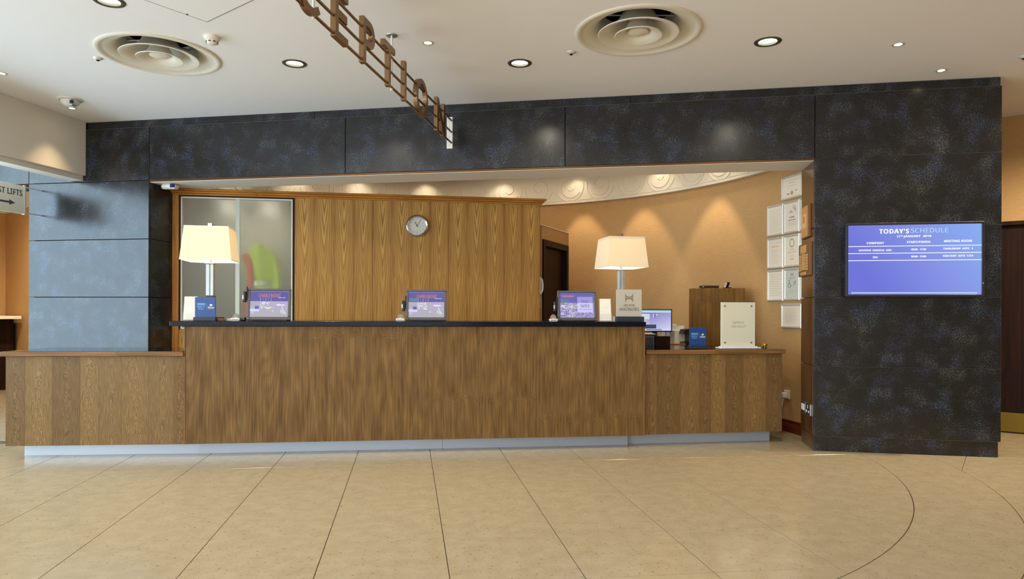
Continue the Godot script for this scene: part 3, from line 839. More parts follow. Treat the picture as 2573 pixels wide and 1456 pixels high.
func right_wall():
	var X := fr(4.84, 6.79, -36.0)
	var o := structure("wall_right_lobby", X)
	var st := mb()
	span(st, Vector3(-2.0, 0, -0.12), Vector3(-0.36, CEIL, 0.0)); span(st, Vector3(0.74, 0, -0.12), Vector3(4.1, CEIL, 0.0)); span(st, Vector3(-0.36, 2.09, -0.12), Vector3(0.74, CEIL, 0.0))
	put(st, "papered_wall", M.paper, o)
	var d := structure("door_1", X)
	st = mb()
	span(st, Vector3(-0.36, 0, -0.10), Vector3(-0.30, 2.09, 0.015), 0.003); span(st, Vector3(0.68, 0, -0.10), Vector3(0.74, 2.09, 0.015), 0.003); span(st, Vector3(-0.30, 2.05, -0.10), Vector3(0.68, 2.09, 0.015), 0.003)
	put(st, "door_frame", M.darkwood, d)
	st = mb(); span(st, Vector3(-0.298, 0.006, -0.07), Vector3(0.678, 2.048, -0.025), 0.002); put(st, "door_leaf", M.darkwood, d)
	st = mb(); span(st, Vector3(-0.27, 0.012, -0.025), Vector3(0.65, 0.20, -0.022), 0.001); put(st, "kick_plate", M.brasskick, d)

func corridor():
	# papered walls of the passage to the lifts
	var A := fr(-7.84, 10.6, -40.0)
	var o := structure("wall_corridor", A)
	var st := mb(); span(st, Vector3(0.0, 0, -0.12), Vector3(3.0, 2.67, 0.0)); put(st, "papered_wall", M.paper, o)
	st = mb(); span(st, Vector3(0.0, 2.67, -0.12), Vector3(3.0, CEIL, 0.0)); put(st, "plaster_band", M.plaster, o)
	st = mb(); span(st, Vector3(0.014, 0.0, 0.0), Vector3(3.0, 0.12, 0.014), 0.003); put(st, "skirting", M.black, o)
	var B := structure("wall_corridor_side", fr(-7.84, 10.6, 50.0))
	st = mb(); span(st, Vector3(-1.6, 0, -0.12), Vector3(-0.001, 2.67, 0.0)); put(st, "papered_wall", M.paper, B)
	st = mb(); span(st, Vector3(-1.6, 2.67, -0.12), Vector3(-0.001, CEIL, 0.0)); put(st, "plaster_band", M.plaster, B)
	st = mb(); span(st, Vector3(-1.6, 0.0, 0.0), Vector3(-0.016, 0.12, 0.014), 0.003); put(st, "skirting", M.black, B)
	# pale counter on a dark unit
	var s := thing("console_shelf", "pale shelf on a dark unit in the passage behind the left end of the desk", "shelf", fr(-7.84, 10.6, 50.0))
	st = mb(); span(st, Vector3(-1.55, 1.045, 0.02), Vector3(-0.03, 1.09, 0.92), 0.003); put(st, "shelf_top", M.cream, s)
	st = mb(); span(st, Vector3(-1.50, 0.0, 0.02), Vector3(-0.05, 1.045, 0.62), 0.003); put(st, "dark_unit", M.darkwood, s)

# =============================================================== desks
func desks():
	var leafm: Array = [M.oak_dark, M.oak_up, M.oak_dark, M.oak_up, M.oak_flat, M.oak_up, M.oak_flat, M.oak_dark]
	# low desk, left
	var o := thing("desk_unit", "low oak desk front at the left end, of eight veneer boards with varied figure", "desk", L)
	var xs := [-1.372, -1.226, -1.023, -0.812, -0.669, -0.496, -0.288, -0.091, -0.003]
	for k in 8:
		uvo = Vector2(-(xs[k] + xs[k + 1]) * 0.5 + 0.105, rng.randf())
		var st := mb(); span(st, Vector3(xs[k] + 0.0002, 0.105, -0.022), Vector3(xs[k + 1] - 0.0002, 0.812, 0.0), 0.0003); put(st, "veneer_board", leafm[k], o)
	uvo = Vector2.ZERO
	var st := mb(); span(st, Vector3(-1.368, 0.11, -0.58), Vector3(-0.042, 0.812, -0.023)); put(st, "carcass", M.edging, o)
	st = mb(); span(st, Vector3(-1.372, 0.105, -0.58), Vector3(-1.3685, 0.812, -0.0005)); put(st, "end_panel", M.oak_dark, o)
	st = mb(); span(st, Vector3(-1.31, 0.0, -0.155), Vector3(0.058, 0.109, -0.135), 0.001); put(st, "kickboard", M.kick, o)
	st = mb(); tube(st, [Vector3(-1.374, 0.52, -0.20), Vector3(-1.395, 0.52, -0.20), Vector3(-1.395, 0.40, -0.20), Vector3(-1.374, 0.40, -0.20)], 0.005, 8); put(st, "pull_handle", M.steel, o)
	var t := thing("worktop", "dark glass top with oak edging on the left low desk", "counter", L)
	grain_x = true
	st = mb(); span(st, Vector3(-1.402, 0.814, 0.0), Vector3(-0.012, 0.852, 0.024), 0.003); span(st, Vector3(-1.402, 0.814, -0.60), Vector3(-1.378, 0.852, 0.0), 0.003); put(st, "edge_moulding", M.edging, t)
	grain_x = false
	st = mb(); span(st, Vector3(-1.3775, 0.814, -0.60), Vector3(-0.040, 0.8535, -0.0005), 0.001); put(st, "glass_top", M.blackglass, t)
	# main desk
	o = thing("desk_unit", "tall middle desk front of long brown veneer sheets under the granite slab", "desk", C)
	xs = [0.0, 0.957, 1.908, 2.853, 3.794]
	for k in 4:
		uvo = Vector2(rng.randf() * 3.0, rng.randf() * 3.0)
		st = mb(); span(st, Vector3(xs[k] + 0.0006, 0.105, -0.022), Vector3(xs[k + 1] - 0.0006, 1.054, 0.0), 0.0006); put(st, "veneer_panel", M.desk[[0, 1, 2, 2][k]], o)
	uvo = Vector2.ZERO
	st = mb(); span(st, Vector3(3.7945, 0.105, -0.6), Vector3(3.812, 1.054, 0.004), 0.001); put(st, "end_panel", M.edging, o)
	st = mb(); span(st, Vector3(-0.012, 0.105, -0.1), Vector3(-0.0005, 1.054, 0.003), 0.001); put(st, "end_panel", M.edging, o)
	st = mb(); span(st, Vector3(0.004, 0.11, -0.60), Vector3(3.79, 1.054, -0.023)); put(st, "carcass", M.edging, o)
	for x in [[0.062, 2.06], [2.0612, 3.70]]:
		st = mb(); span(st, Vector3(x[0], 0.0, -0.150), Vector3(x[1], 0.109, -0.132), 0.001); put(st, "kickboard", M.kick, o)
	t = put_top()
	# low desk, right
	o = thing("desk_unit", "low oak desk front at the right end, of eight wavy veneer boards", "desk", R)
	xs = [0.012, 0.13, 0.347, 0.526, 0.638, 0.770, 0.945, 1.163, 1.318]
	leafm = [M.oak_flat, M.oak_dark, M.oak_flat, M.oak_dark, M.oak_up, M.oak_dark, M.oak_up, M.oak_dark]
	for k in 8:
		uvo = Vector2(-(xs[k] + xs[k + 1]) * 0.5 + 0.105, rng.randf())
		st = mb(); span(st, Vector3(xs[k] + 0.0002, 0.103, -0.022), Vector3(xs[k + 1] - 0.0002, 0.808, 0.0), 0.0003); put(st, "veneer_board", leafm[k], o)
	uvo = Vector2.ZERO
	st = mb(); span(st, Vector3(0.03, 0.11, -0.78), Vector3(1.316, 0.808, -0.023)); put(st, "carcass", M.edging, o)
	st = mb(); span(st, Vector3(-0.10, 0.0, -0.130), Vector3(1.262, 0.108, -0.115), 0.001); span(st, Vector3(1.247, 0.0, -0.7), Vector3(1.262, 0.108, -0.1305), 0.001); put(st, "kickboard", M.kick, o)
	t = thing("worktop", "dark glass top with oak edging on the right low desk", "counter", R)
	grain_x = true
	st = mb(); span(st, Vector3(0.024, 0.810, 0.0), Vector3(1.340, 0.848, 0.022), 0.003); span(st, Vector3(1.320, 0.810, -0.80), Vector3(1.340, 0.848, 0.0), 0.003); put(st, "edge_moulding", M.edging, t)
	grain_x = false
	st = mb(); span(st, Vector3(0.024, 0.810, -0.80), Vector3(1.3195, 0.8495, -0.0005), 0.001); put(st, "glass_top", M.blackglass, t)

func put_top() -> Node3D:
	var st := mb()
	span(st, Vector3(-0.118, 1.0555, -0.68), Vector3(3.815, 1.097, 0.022), 0.003)
	var o := put(st, "granite_worktop", M.worktop); o.transform = C
	tag(o, "long black granite slab on top of the tall middle desk", "counter")
	return o

# =============================================================== things on the main counter
const TOP := 1.097

func on(f: Transform3D, x: float, y: float, z: float, turn := 0.0) -> Transform3D:
	return f * Transform3D(Basis(Vector3.UP, deg_to_rad(turn)), Vector3(x, y, z))

func leaflet_holder(xf: Transform3D, label: String):
	var o := thing("leaflet_holder", label, "holder", xf, "leaflet holders on the counter")
	var tl := Transform3D(Basis(Vector3.RIGHT, deg_to_rad(-13.0)), Vector3.ZERO)
	var st := mb(); span(st, Vector3(-0.05, 0.006, -0.006), Vector3(0.05, 0.205, 0.006), 0.001, tl); put(st, "leaflets", M.card, o, "stack of white leaflets")
	st = mb(); span(st, Vector3(-0.055, 0.004, -0.010), Vector3(0.055, 0.15, -0.0075), 0.0005, tl); span(st, Vector3(-0.055, 0.004, 0.0085), Vector3(0.055, 0.07, 0.011), 0.0005, tl)
	span(st, Vector3(-0.058, 0.0, -0.045), Vector3(0.058, 0.0035, 0.03), 0.0005); put(st, "acrylic_pocket", M.clear, o)
	st = mb(); span(st, Vector3(-0.022, 0.1235, 0.006), Vector3(0.022, 0.1255, 0.0064), 0.0, tl); put(st, "print_line", M.faint, o)

func make_it_right(xf: Transform3D, label: String):
	var o := thing("notice_block", label, "sign", xf, "blue notices on the counter")
	var st := mb(); span(st, Vector3(-0.086, 0, -0.03), Vector3(0.088, 0.03, 0.03), 0.002); put(st, "base_block", M.charcoal, o)
	st = mb(); span(st, Vector3(-0.080, 0.0301, -0.004), Vector3(0.080, 0.194, 0.004), 0.0008); put(st, "blue_board", M.blue, o)
	st = mb()
	for q in [[-0.068, 0.004, 0.1425], [-0.058, -0.006, 0.1365], [-0.068, 0.004, 0.1305]]:
		span(st, Vector3(q[0], q[2] - 0.0015, 0.004), Vector3(q[1], q[2] + 0.0015, 0.0046))
	span(st, Vector3(0.0125, 0.088, 0.004), Vector3(0.0133, 0.145, 0.0046))
	put(st, "small_print", M.paleblue, o)
	lettering(o, "MAKE IT", 0.0115, Vector3(-0.032, 0.1155, 0.0045), M.paleblue, false, 1.05)
	lettering(o, "RIGHT", 0.0115, Vector3(-0.032, 0.098, 0.0045), M.paleblue, false, 1.05)
	lettering(o, "Hilton", 0.0115, Vector3(0.046, 0.1115, 0.0045), M.card, true, 1.0, 0.001, 0.0, HORIZONTAL_ALIGNMENT_CENTER, true)
	st = mb(); span(st, Vector3(0.023, 0.1000, 0.004), Vector3(0.068, 0.1022, 0.0046))
	lathe(st, [Vector2(0.0, 0.0006), Vector2(0.0115, 0.0006), Vector2(0.0115, 0.0)], 24, Transform3D(Basis(Vector3.RIGHT, PI / 2) * Basis.from_scale(Vector3(1, 1, 0.62)), Vector3(0.046, 0.130, 0.004)))
	put(st, "emblem", M.card, o)

func screen_image(kind: int) -> ImageTexture:
	var im := Image.create(256, 192, false, Image.FORMAT_RGB8)
	var r := RandomNumberGenerator.new(); r.seed = 5 + kind
	if kind < 2:
		im.fill(Color8(176, 172, 184))
		im.fill_rect(Rect2i(0, 0, 256, 77), Color8(92, 82, 158))
		im.fill_rect(Rect2i(0, 0, 256, 9), Color8(110, 112, 176))
		if kind == 1: im.fill_rect(Rect2i(6, 48, 66, 24), Color8(98, 122, 160))
		im.fill_rect(Rect2i(156, 80, 3, 52), Color8(196, 190, 226)); im.fill_rect(Rect2i(160, 103, 90, 2), Color8(214, 208, 232))
		im.fill_rect(Rect2i(160, 78, 92, 50), Color8(180, 166, 204)); im.fill_rect(Rect2i(168, 103, 84, 2), Color8(216, 210, 232))
		for k in 26:
			im.fill_rect(Rect2i(r.randi_range(58, 128), r.randi_range(80, 122), r.randi_range(6, 22), r.randi_range(2, 5)), Color8(222, 222, 250))
		im.fill_rect(Rect2i(0, 132, 62, 20), Color8(206, 212, 250)); im.fill_rect(Rect2i(8, 150, 18, 18), Color8(198, 184, 250)); im.fill_rect(Rect2i(32, 112, 26, 22), Color8(104, 90, 178))
		for k in 9: im.fill_rect(Rect2i(70 + k, 100 + k * 3, 3, 12), Color8(206, 226, 232))
		for k in 14: im.fill_rect(Rect2i(212 + k * 2, 116 + k * 4, 4, 6), Color8(228, 240, 248))
		for k in 4: im.fill_rect(Rect2i(204 + k * 7, 136 + k * 3, 4, 26), Color8(206, 222, 226))
		im.fill_rect(Rect2i(108, 124, 26, 9), Color8(232, 228, 250)); im.fill_rect(Rect2i(150, 142, 10, 16), Color8(196, 206, 222))
		for k in 5: im.fill_rect(Rect2i(66 + k * 18, 52, 5, 22), Color8(122, 122, 200) if k % 2 else Color8(120, 160, 190))
	else:
		im.fill(Color8(150, 140, 200))
		im.fill_rect(Rect2i(0, 0, 256, 76), Color8(104, 98, 176)); im.fill_rect(Rect2i(6, 50, 58, 26), Color8(96, 128, 146))
		for k in 240:
			var c := [Color8(200, 196, 226), Color8(170, 160, 190), Color8(122, 108, 176), Color8(186, 176, 166), Color8(150, 170, 176), Color8(226, 222, 240)]
			im.fill_rect(Rect2i(r.randi_range(0, 140), r.randi_range(78, 180), r.randi_range(5, 20), r.randi_range(4, 12)), c[r.randi_range(0, 5)])
		for k in 120:
			im.fill_rect(Rect2i(r.randi_range(0, 250), r.randi_range(150, 188), r.randi_range(4, 12), r.randi_range(3, 8)), [Color8(116, 100, 190), Color8(160, 150, 206), Color8(186, 182, 204)][r.randi_range(0, 2)])
		im.fill_rect(Rect2i(130, 30, 116, 122), Color8(204, 200, 240)); im.fill_rect(Rect2i(130, 30, 116, 48), Color8(160, 150, 214))
		im.fill_rect(Rect2i(144, 126, 92, 3), Color8(140, 128, 206))
	return ImageTexture.create_from_image(im)

func lit_screen(t: Texture2D, e := 1.0) -> StandardMaterial3D:
	var m := std(Color(0.02, 0.02, 0.03), 0.25)
	m.emission_enabled = true; m.emission = Color.BLACK; m.emission_texture = t; m.emission_energy_multiplier = e
	return m

# a picture facing +z with its own 0..1 mapping
func picture(parent: Node3D, called: String, mat: Material, x0: float, y0: float, x1: float, y1: float, z: float, xf := Transform3D()):
	var st := mb()
	var p := [Vector3(x0, y0, z), Vector3(x1, y0, z), Vector3(x1, y1, z), Vector3(x0, y1, z)]
	var uv := [Vector2(0, 1), Vector2(1, 1), Vector2(1, 0), Vector2(0, 0)]
	for i in [0, 2, 1, 0, 3, 2]:
		st.set_normal(xf.basis * Vector3(0, 0, 1)); st.set_uv(uv[i]); st.add_vertex(xf * p[i])
	return put(st, called, mat, parent)

func pos_monitor(xf: Transform3D, label: String, kind: int, lean: float, reader_y: float):
	var o := thing("till_screen", label, "monitor", xf, "till screens on the counter")
	var T := Transform3D(Basis(Vector3.RIGHT, deg_to_rad(-10.0)), Vector3(0, 0.008, 0.0))
	var st := mb()
	var w := 0.174
	var iw := 0.151
	span(st, Vector3(-w, 0.0, -0.03), Vector3(w, 0.027, 0.0), 0.004, T); span(st, Vector3(-w, 0.249, -0.03), Vector3(w, 0.268, 0.0), 0.004, T)
	span(st, Vector3(-w, 0.027, -0.03), Vector3(-iw, 0.249, 0.0), 0.004, T); span(st, Vector3(iw, 0.027, -0.03), Vector3(w, 0.249, 0.0), 0.004, T)
	put(st, "bezel", M.bezel, o)
	st = mb(); span(st, Vector3(-w + 0.004, 0.004, -0.055), Vector3(w - 0.004, 0.264, -0.012), 0.006, T); put(st, "casing", M.black, o)
	picture(o, "screen", lit_screen(screen_image(kind), 1.0), -iw, 0.027, iw, 0.249, -0.006, T)
	st = mb(); cyl(st, T * Vector3(-0.148, 0.0135, 0.0), T * Vector3(-0.148, 0.0135, 0.001), 0.005, 14); put(st, "button", M.black, o)
	st = mb(); cyl(st, T * Vector3(0.150, 0.0135, 0.0), T * Vector3(0.150, 0.0135, 0.001), 0.0028, 12); put(st, "button", M.black, o)
	st = mb(); span(st, Vector3(-0.13, 0, -0.16), Vector3(0.15, 0.008, 0.012), 0.003); span(st, Vector3(-0.06, 0.008, -0.13), Vector3(0.06, 0.18, -0.08), 0.008); put(st, "stand", M.black, o)
	st = mb(); span(st, Vector3(-w - 0.034, reader_y, -0.05), Vector3(-w - 0.006, reader_y + 0.09, -0.012), 0.006); span(st, Vector3(-w - 0.008, reader_y + 0.02, -0.045), Vector3(-w + 0.004, reader_y + 0.13, -0.03), 0.002); put(st, "card_reader", M.black, o)
	st = mb(); span(st, Vector3(-w - 0.035, reader_y + 0.026, -0.028), Vector3(-w - 0.026, reader_y + 0.058, -0.011), 0.001); put(st, "reader_label", M.alu, o)
	var og := glow(Color(0.92, 0.60, 0.40), 0.85)
	var tl := deg_to_rad(-10.0)
	if kind < 2:
		lettering(o, "CHARLEMONT", 0.031, T * Vector3(0.002, 0.208, -0.0052), og, false, 0.64, 0.0006, tl)
		if kind == 1: lettering(o, "CHARLEMONT", 0.017, T * Vector3(-0.075, 0.216, -0.0053), glow(Color(0.72, 0.42, 0.50), 0.6), false, 0.8, 0.0004, tl)
		lettering(o, "Hilton", 0.013, T * Vector3(0.092, 0.129, -0.0052), M.glowwhite, true, 1.05, 0.0006, tl, HORIZONTAL_ALIGNMENT_CENTER, true)
		lettering(o, "SUITE 102", 0.009, T * Vector3(0.098, 0.190, -0.0052), M.glowpale, true, 1.0, 0.0006, tl)
	else:
		lettering(o, "CHARLEMONT", 0.016, T * Vector3(-0.080, 0.218, -0.0052), og, true, 0.72, 0.0006, tl)
		lettering(o, "FREE", 0.020, T * Vector3(0.070, 0.172, -0.0052), glow(Color(0.36, 0.34, 0.66), 0.8), false, 1.1, 0.0006, tl)
		lettering(o, "WIFI", 0.025, T * Vector3(0.070, 0.131, -0.0052), glow(Color(0.36, 0.34, 0.66), 0.8), false, 1.1, 0.0006, tl)

func card_terminal(xf: Transform3D, label: String):
	var o := thing("card_stand", label, "card holder", xf, "small card stands beside the till screens")
	var st := mb(); span(st, Vector3(-0.036, 0.004, -0.03), Vector3(0.036, 0.022, 0.022), 0.003); span(st, Vector3(-0.03, 0.0, -0.025), Vector3(0.03, 0.005, 0.018)); put(st, "tray", M.white, o)
	st = mb()
	var pts := PackedVector2Array()
	for k in 17: pts.append(Vector2(0.028 * cos(PI * k / 16.0), 0.026 + 0.036 * sin(PI * k / 16.0)))
	prism(st, pts, -0.014, -0.011); put(st, "back_plate", std(Color(0.52, 0.53, 0.56), 0.4), o)
	var cols := [Color(0.78, 0.36, 0.30), Color(0.86, 0.72, 0.40), Color(0.36, 0.60, 0.52)]
	for k in 3:
		st = mb(); span(st, Vector3(-0.028 + k * 0.019, 0.0221, -0.009), Vector3(-0.011 + k * 0.019, 0.031, 0.006), 0.001); put(st, "card", std(cols[k], 0.5), o)
	st = mb(); span(st, Vector3(-0.028, 0.009, 0.022), Vector3(0.028, 0.012, 0.0225)); put(st, "slot", M.ink, o)

func table_lamp(xf: Transform3D, label: String):
	var o := thing("table_lamp", label, "lamp", xf, "table lamps on the counter")
	var st := mb(); span(st, Vector3(-0.055, 0, -0.055), Vector3(0.055, 0.03, 0.055), 0.003); span(st, Vector3(-0.036, 0.03, -0.036), Vector3(0.036, 0.21, 0.036), 0.002); put(st, "base", std(Color(0.30, 0.27, 0.23), 0.35, 0.5), o)
	for x in [-1.0, 1.0]:
		for z in [-1.0, 1.0]:
			st = mb(); box(st, Vector3(0.0155 * x, 0.345, 0.0155 * z), Vector3(0.0285, 0.27, 0.0285), 0.003); put(st, "column", std(Color(0.74, 0.76, 0.76), 0.25, 0.35), o)
	st = mb(); span(st, Vector3(-0.038, 0.48, -0.038), Vector3(0.038, 0.488, 0.038), 0.002); cyl(st, Vector3(0, 0.488, 0), Vector3(0, 0.575, 0), 0.008, 10)
	for k in 4:
		var a := PI / 2 * k
		cyl(st, Vector3(0, 0.757, 0), Vector3(cos(a) * 0.155, 0.757, sin(a) * 0.15), 0.0022, 6)
	cyl(st, Vector3(0, 0.575, 0), Vector3(0, 0.772, 0), 0.003, 6)
	put(st, "stem", M.steel, o)
	# shade: four sloping fabric sides, open below, the top closed by an added sheet
	var b := Vector2(0.200, 0.195)
	var t := Vector2(0.172, 0.168)
	var y0 := 0.507
	var y1 := 0.782
	st = mb()
	for s in [0.0, 0.0022]:
		var q0 := [Vector3(-b.x + s, y0, b.y - s), Vector3(b.x - s, y0, b.y - s), Vector3(b.x - s, y0, -b.y + s), Vector3(-b.x + s, y0, -b.y + s)]
		var q1 := [Vector3(-t.x + s, y1, t.y - s), Vector3(t.x - s, y1, t.y - s), Vector3(t.x - s, y1, -t.y + s), Vector3(-t.x + s, y1, -t.y + s)]
		for k in 4:
			var n: Vector3 = (q0[k] + q0[(k + 1) % 4]) * (1.0 if s == 0.0 else -1.0); n.y = 0
			quad(st, q0[k], q0[(k + 1) % 4], q1[(k + 1) % 4], q1[k], n)
	var sh := std(Color(0.97, 0.94, 0.88), 0.8); sh.backlight_enabled = true; sh.backlight = Color(0.98, 0.94, 0.84)
	put(st, "lamp_shade", sh, o)
	st = mb(); span(st, Vector3(-t.x + 0.004, y1 - 0.016, -t.y + 0.004), Vector3(t.x - 0.004, y1 - 0.014, t.y - 0.004)); put(st, "added_shade_sheet", sh, o)  # added sheet, keeps the bulb light off the ceiling
	for k in 2:
		var yb: float = [y0, y1][k]
		var d: Vector2 = [b, t][k]
		st = mb()
		span(st, Vector3(-d.x - 0.001, yb - 0.004, d.y - 0.003), Vector3(d.x + 0.001, yb + 0.004, d.y + 0.001)); span(st, Vector3(-d.x - 0.001, yb - 0.004, -d.y - 0.001), Vector3(d.x + 0.001, yb + 0.004, -d.y + 0.003))
		span(st, Vector3(d.x - 0.003, yb - 0.004, -d.y), Vector3(d.x + 0.001, yb + 0.004, d.y)); span(st, Vector3(-d.x - 0.001, yb - 0.004, -d.y), Vector3(-d.x + 0.003, yb + 0.004, d.y))
		put(st, "shade_binding", std(Color(0.92, 0.88, 0.80), 0.8), o)
	st = mb(); box(st, Vector3(0, 0.813, 0), Vector3(0.036, 0.032, 0.036), 0.004); span(st, Vector3(-0.012, 0.77, -0.012), Vector3(0.012, 0.80, 0.012)); put(st, "finial", M.chrome, o)
	st = mb()
	var pr := []
	for k in 13:
		var a := PI * k / 12.0
		pr.append(Vector2(0.026 * sin(a), 0.628 - 0.034 * cos(a)))
	lathe(st, pr, 20); put(st, "bulb", glow(Color(1.0, 0.86, 0.62), 4.0), o)
	var l := OmniLight3D.new(); l.name = "bulb_light"; o.add_child(l, true)
	l.position = Vector3(0, 0.628, 0); l.light_energy = 0.36; l.light_color = Color(1.0, 0.92, 0.77); l.light_size = 0.03
	l.omni_range = 20.0; l.omni_attenuation = 2.0; l.shadow_enabled = true

func main_counter_things():
	table_lamp(on(C, 0.098, TOP, -0.30, 5.0), "table lamp with oblong cream shade at the left end of the counter, before frosted glass")
	table_lamp(on(C, 3.752, TOP, -0.55, 4.0), "table lamp with oblong cream shade behind the loyalty notice at the right end")
	leaflet_holder(on(C, -0.022, TOP, -0.165, 8.0), "leaflet holder of white leaflets left of the blue notice and lamp")
	leaflet_holder(on(C, 3.486, TOP, -0.10, -6.0), "leaflet holder of white leaflets right of the third till screen")
	make_it_right(on(C, 0.118, TOP, -0.10, 0.0), "blue notice in a dark block on the high counter before the left lamp")
	pos_monitor(on(C, 0.618, TOP, -0.105, 3.0), "till screen before the frosted glass, leftmost of the three", 0, 0.0, 0.155)
	pos_monitor(on(C, 1.919, TOP, -0.105, 0.0), "till screen before the veneered wall under the clock, middle of the three", 1, 0.0, 0.085)
	pos_monitor(on(C, 3.236, TOP, -0.105, -3.0), "till screen reading free wifi before the dark door, rightmost of the three", 2, 0.0, 0.085)
	card_terminal(on(C, 0.347, TOP, -0.14), "small stand of coloured cards left of the leftmost till screen")
	card_terminal(on(C, 1.700, TOP, -0.10), "small stand of coloured cards left of the middle till screen")
	card_terminal(on(C, 3.020, TOP, -0.10), "small stand of coloured cards left of the rightmost till screen")
	# wooden pen rest, sheet of paper
	var o := thing("wooden_box", "little brown wooden box right of the blue notice on the high counter", "box", on(C, 0.226, TOP, -0.14))
	var st := mb(); span(st, Vector3(-0.036, 0, -0.04), Vector3(0.030, 0.021, 0.03), 0.002); put(st, "box_body", M.edging, o)
	st = mb(); span(st, Vector3(-0.042, 0.0211, -0.05), Vector3(0.018, 0.029, 0.02), 0.002); put(st, "box_lid", M.darkwood, o)
	st = mb(); span(st, Vector3(0.0, 0, -0.12), Vector3(0.075, 0.018, 0.0), 0.001)
	var pp := put(st, "paper_stack", M.card); pp.transform = on(C, 0.262, TOP, -0.20); tag(pp, "stack of white paper between the wooden box and the leftmost card stand", "paper")
	st = mb(); span(st, Vector3(-0.022, 0, -0.05), Vector3(0.022, 0.03, 0.0), 0.007)
	pp = put(st, "black_pad", M.black); pp.transform = on(C, 0.405, TOP, -0.13); tag(pp, "small black device between the leftmost card stand and till screen", "device")
	# loyalty notice
	o = thing("notice_board", "silver loyalty notice in a dark block at the right end of the counter", "sign", on(C, 3.696, TOP, -0.10))
	st = mb(); span(st, Vector3(-0.115, 0, -0.03), Vector3(0.131, 0.045, 0.03), 0.002); put(st, "base_block", M.charcoal, o)
	st = mb(); span(st, Vector3(-0.115, 0.0451, -0.005), Vector3(0.116, 0.284, 0.005), 0.001); put(st, "silver_board", std(Color(0.80, 0.79, 0.74), 0.38, 0.35), o)
	lettering(o, "HILTON", 0.021, Vector3(0.001, 0.143, 0.0056), M.ink, false, 0.98)
	lettering(o, "HHONORS", 0.028, Vector3(0.001, 0.109, 0.0056), M.ink, false, 0.98)
	for up in [1.0, -1.0]:
		var pts := PackedVector2Array([Vector2(-0.036, 0.002), Vector2(0.036, 0.002), Vector2(0.036, 0.041)])
		for k in 13:
			var a := PI * k / 12.0
			pts.append(Vector2(0.033 * cos(a), 0.041 - 0.031 * sin(a)))
		pts.append(Vector2(-0.036, 0.041))
		st = mb(); prism(st, pts, 0.005, 0.0062, Transform3D(Basis.from_scale(Vector3(1, up, 1)), Vector3(0.001, 0.211, 0)))
		put(st, "emblem", std(Color(0.55, 0.60, 0.66) if up > 0 else Color(0.62, 0.55, 0.42), 0.35, 0.5), o)
	st = mb(); span(st, Vector3(-0.012, 0, -0.05), Vector3(0.012, 0.044, 0.0), 0.001)
	pp = put(st, "little_booklet", M.cream); pp.transform = on(C, 3.566, TOP, -0.12); tag(pp, "little cream booklet standing left of the silver loyalty notice", "booklet")
	lettering(pp, "i", 0.012, Vector3(0.0, 0.032, 0.0005), M.ink, true)

func low_counter_things():
	var y := 0.850
	make_it_right(on(R, 0.562, y, -0.12), "blue notice in a dark block on the right low desk before the oak cabinet")
	# express checkout panel
	var o := thing("checkout_panel", "upright frosted acrylic checkout notice on the right low desk", "sign", on(R, 0.950, y, -0.12))
	var st := mb(); span(st, Vector3(-0.197, 0, -0.055), Vector3(0.200, 0.014, 0.055), 0.005); span(st, Vector3(-0.175, 0.014, -0.03), Vector3(0.178, 0.022, 0.03), 0.003); put(st, "base_plate", M.white, o)
	st = mb(); span(st, Vector3(-0.165, 0.0221, -0.002), Vector3(0.165, 0.423, 0.006), 0.001); put(st, "front_sheet", std(Color(0.86, 0.86, 0.79), 0.15), o)
	st = mb(); span(st, Vector3(-0.160, 0.0221, -0.020), Vector3(0.172, 0.425, -0.012), 0.001); put(st, "back_sheet", std(Color(0.78, 0.85, 0.82), 0.15), o)
	for x in [-0.13, 0.128]:
		for yy in [0.055, 0.39]:
			st = mb(); cyl(st, Vector3(x, yy, -0.012), Vector3(x, yy, 0.009), 0.008, 16); put(st, "stud", M.brass if (x > 0 and yy < 0.1) else M.steel, o)
	lettering(o, "EXPRESS", 0.021, Vector3(0.0, 0.239, 0.0066), M.greyink, false, 1.0)
	lettering(o, "CHECKOUT", 0.021, Vector3(0.0, 0.203, 0.0066), M.greyink, false, 1.0)
	# bell
	o = thing("counter_bell", "small brass call bell at the right corner of the low desk", "bell", on(R, 1.290, y, -0.26))
	st = mb(); lathe(st, [Vector2(0.0, 0.046), Vector2(0.012, 0.0445), Vector2(0.022, 0.038), Vector2(0.028, 0.028), Vector2(0.029, 0.022), Vector2(0.0, 0.022)], 24); put(st, "dome", M.brass, o)
	st = mb(); lathe(st, [Vector2(0.016, 0.022), Vector2(0.016, 0.006), Vector2(0.024, 0.003), Vector2(0.024, 0.0)], 20); put(st, "base", std(Color(0.62, 0.52, 0.30), 0.4, 0.8), o)

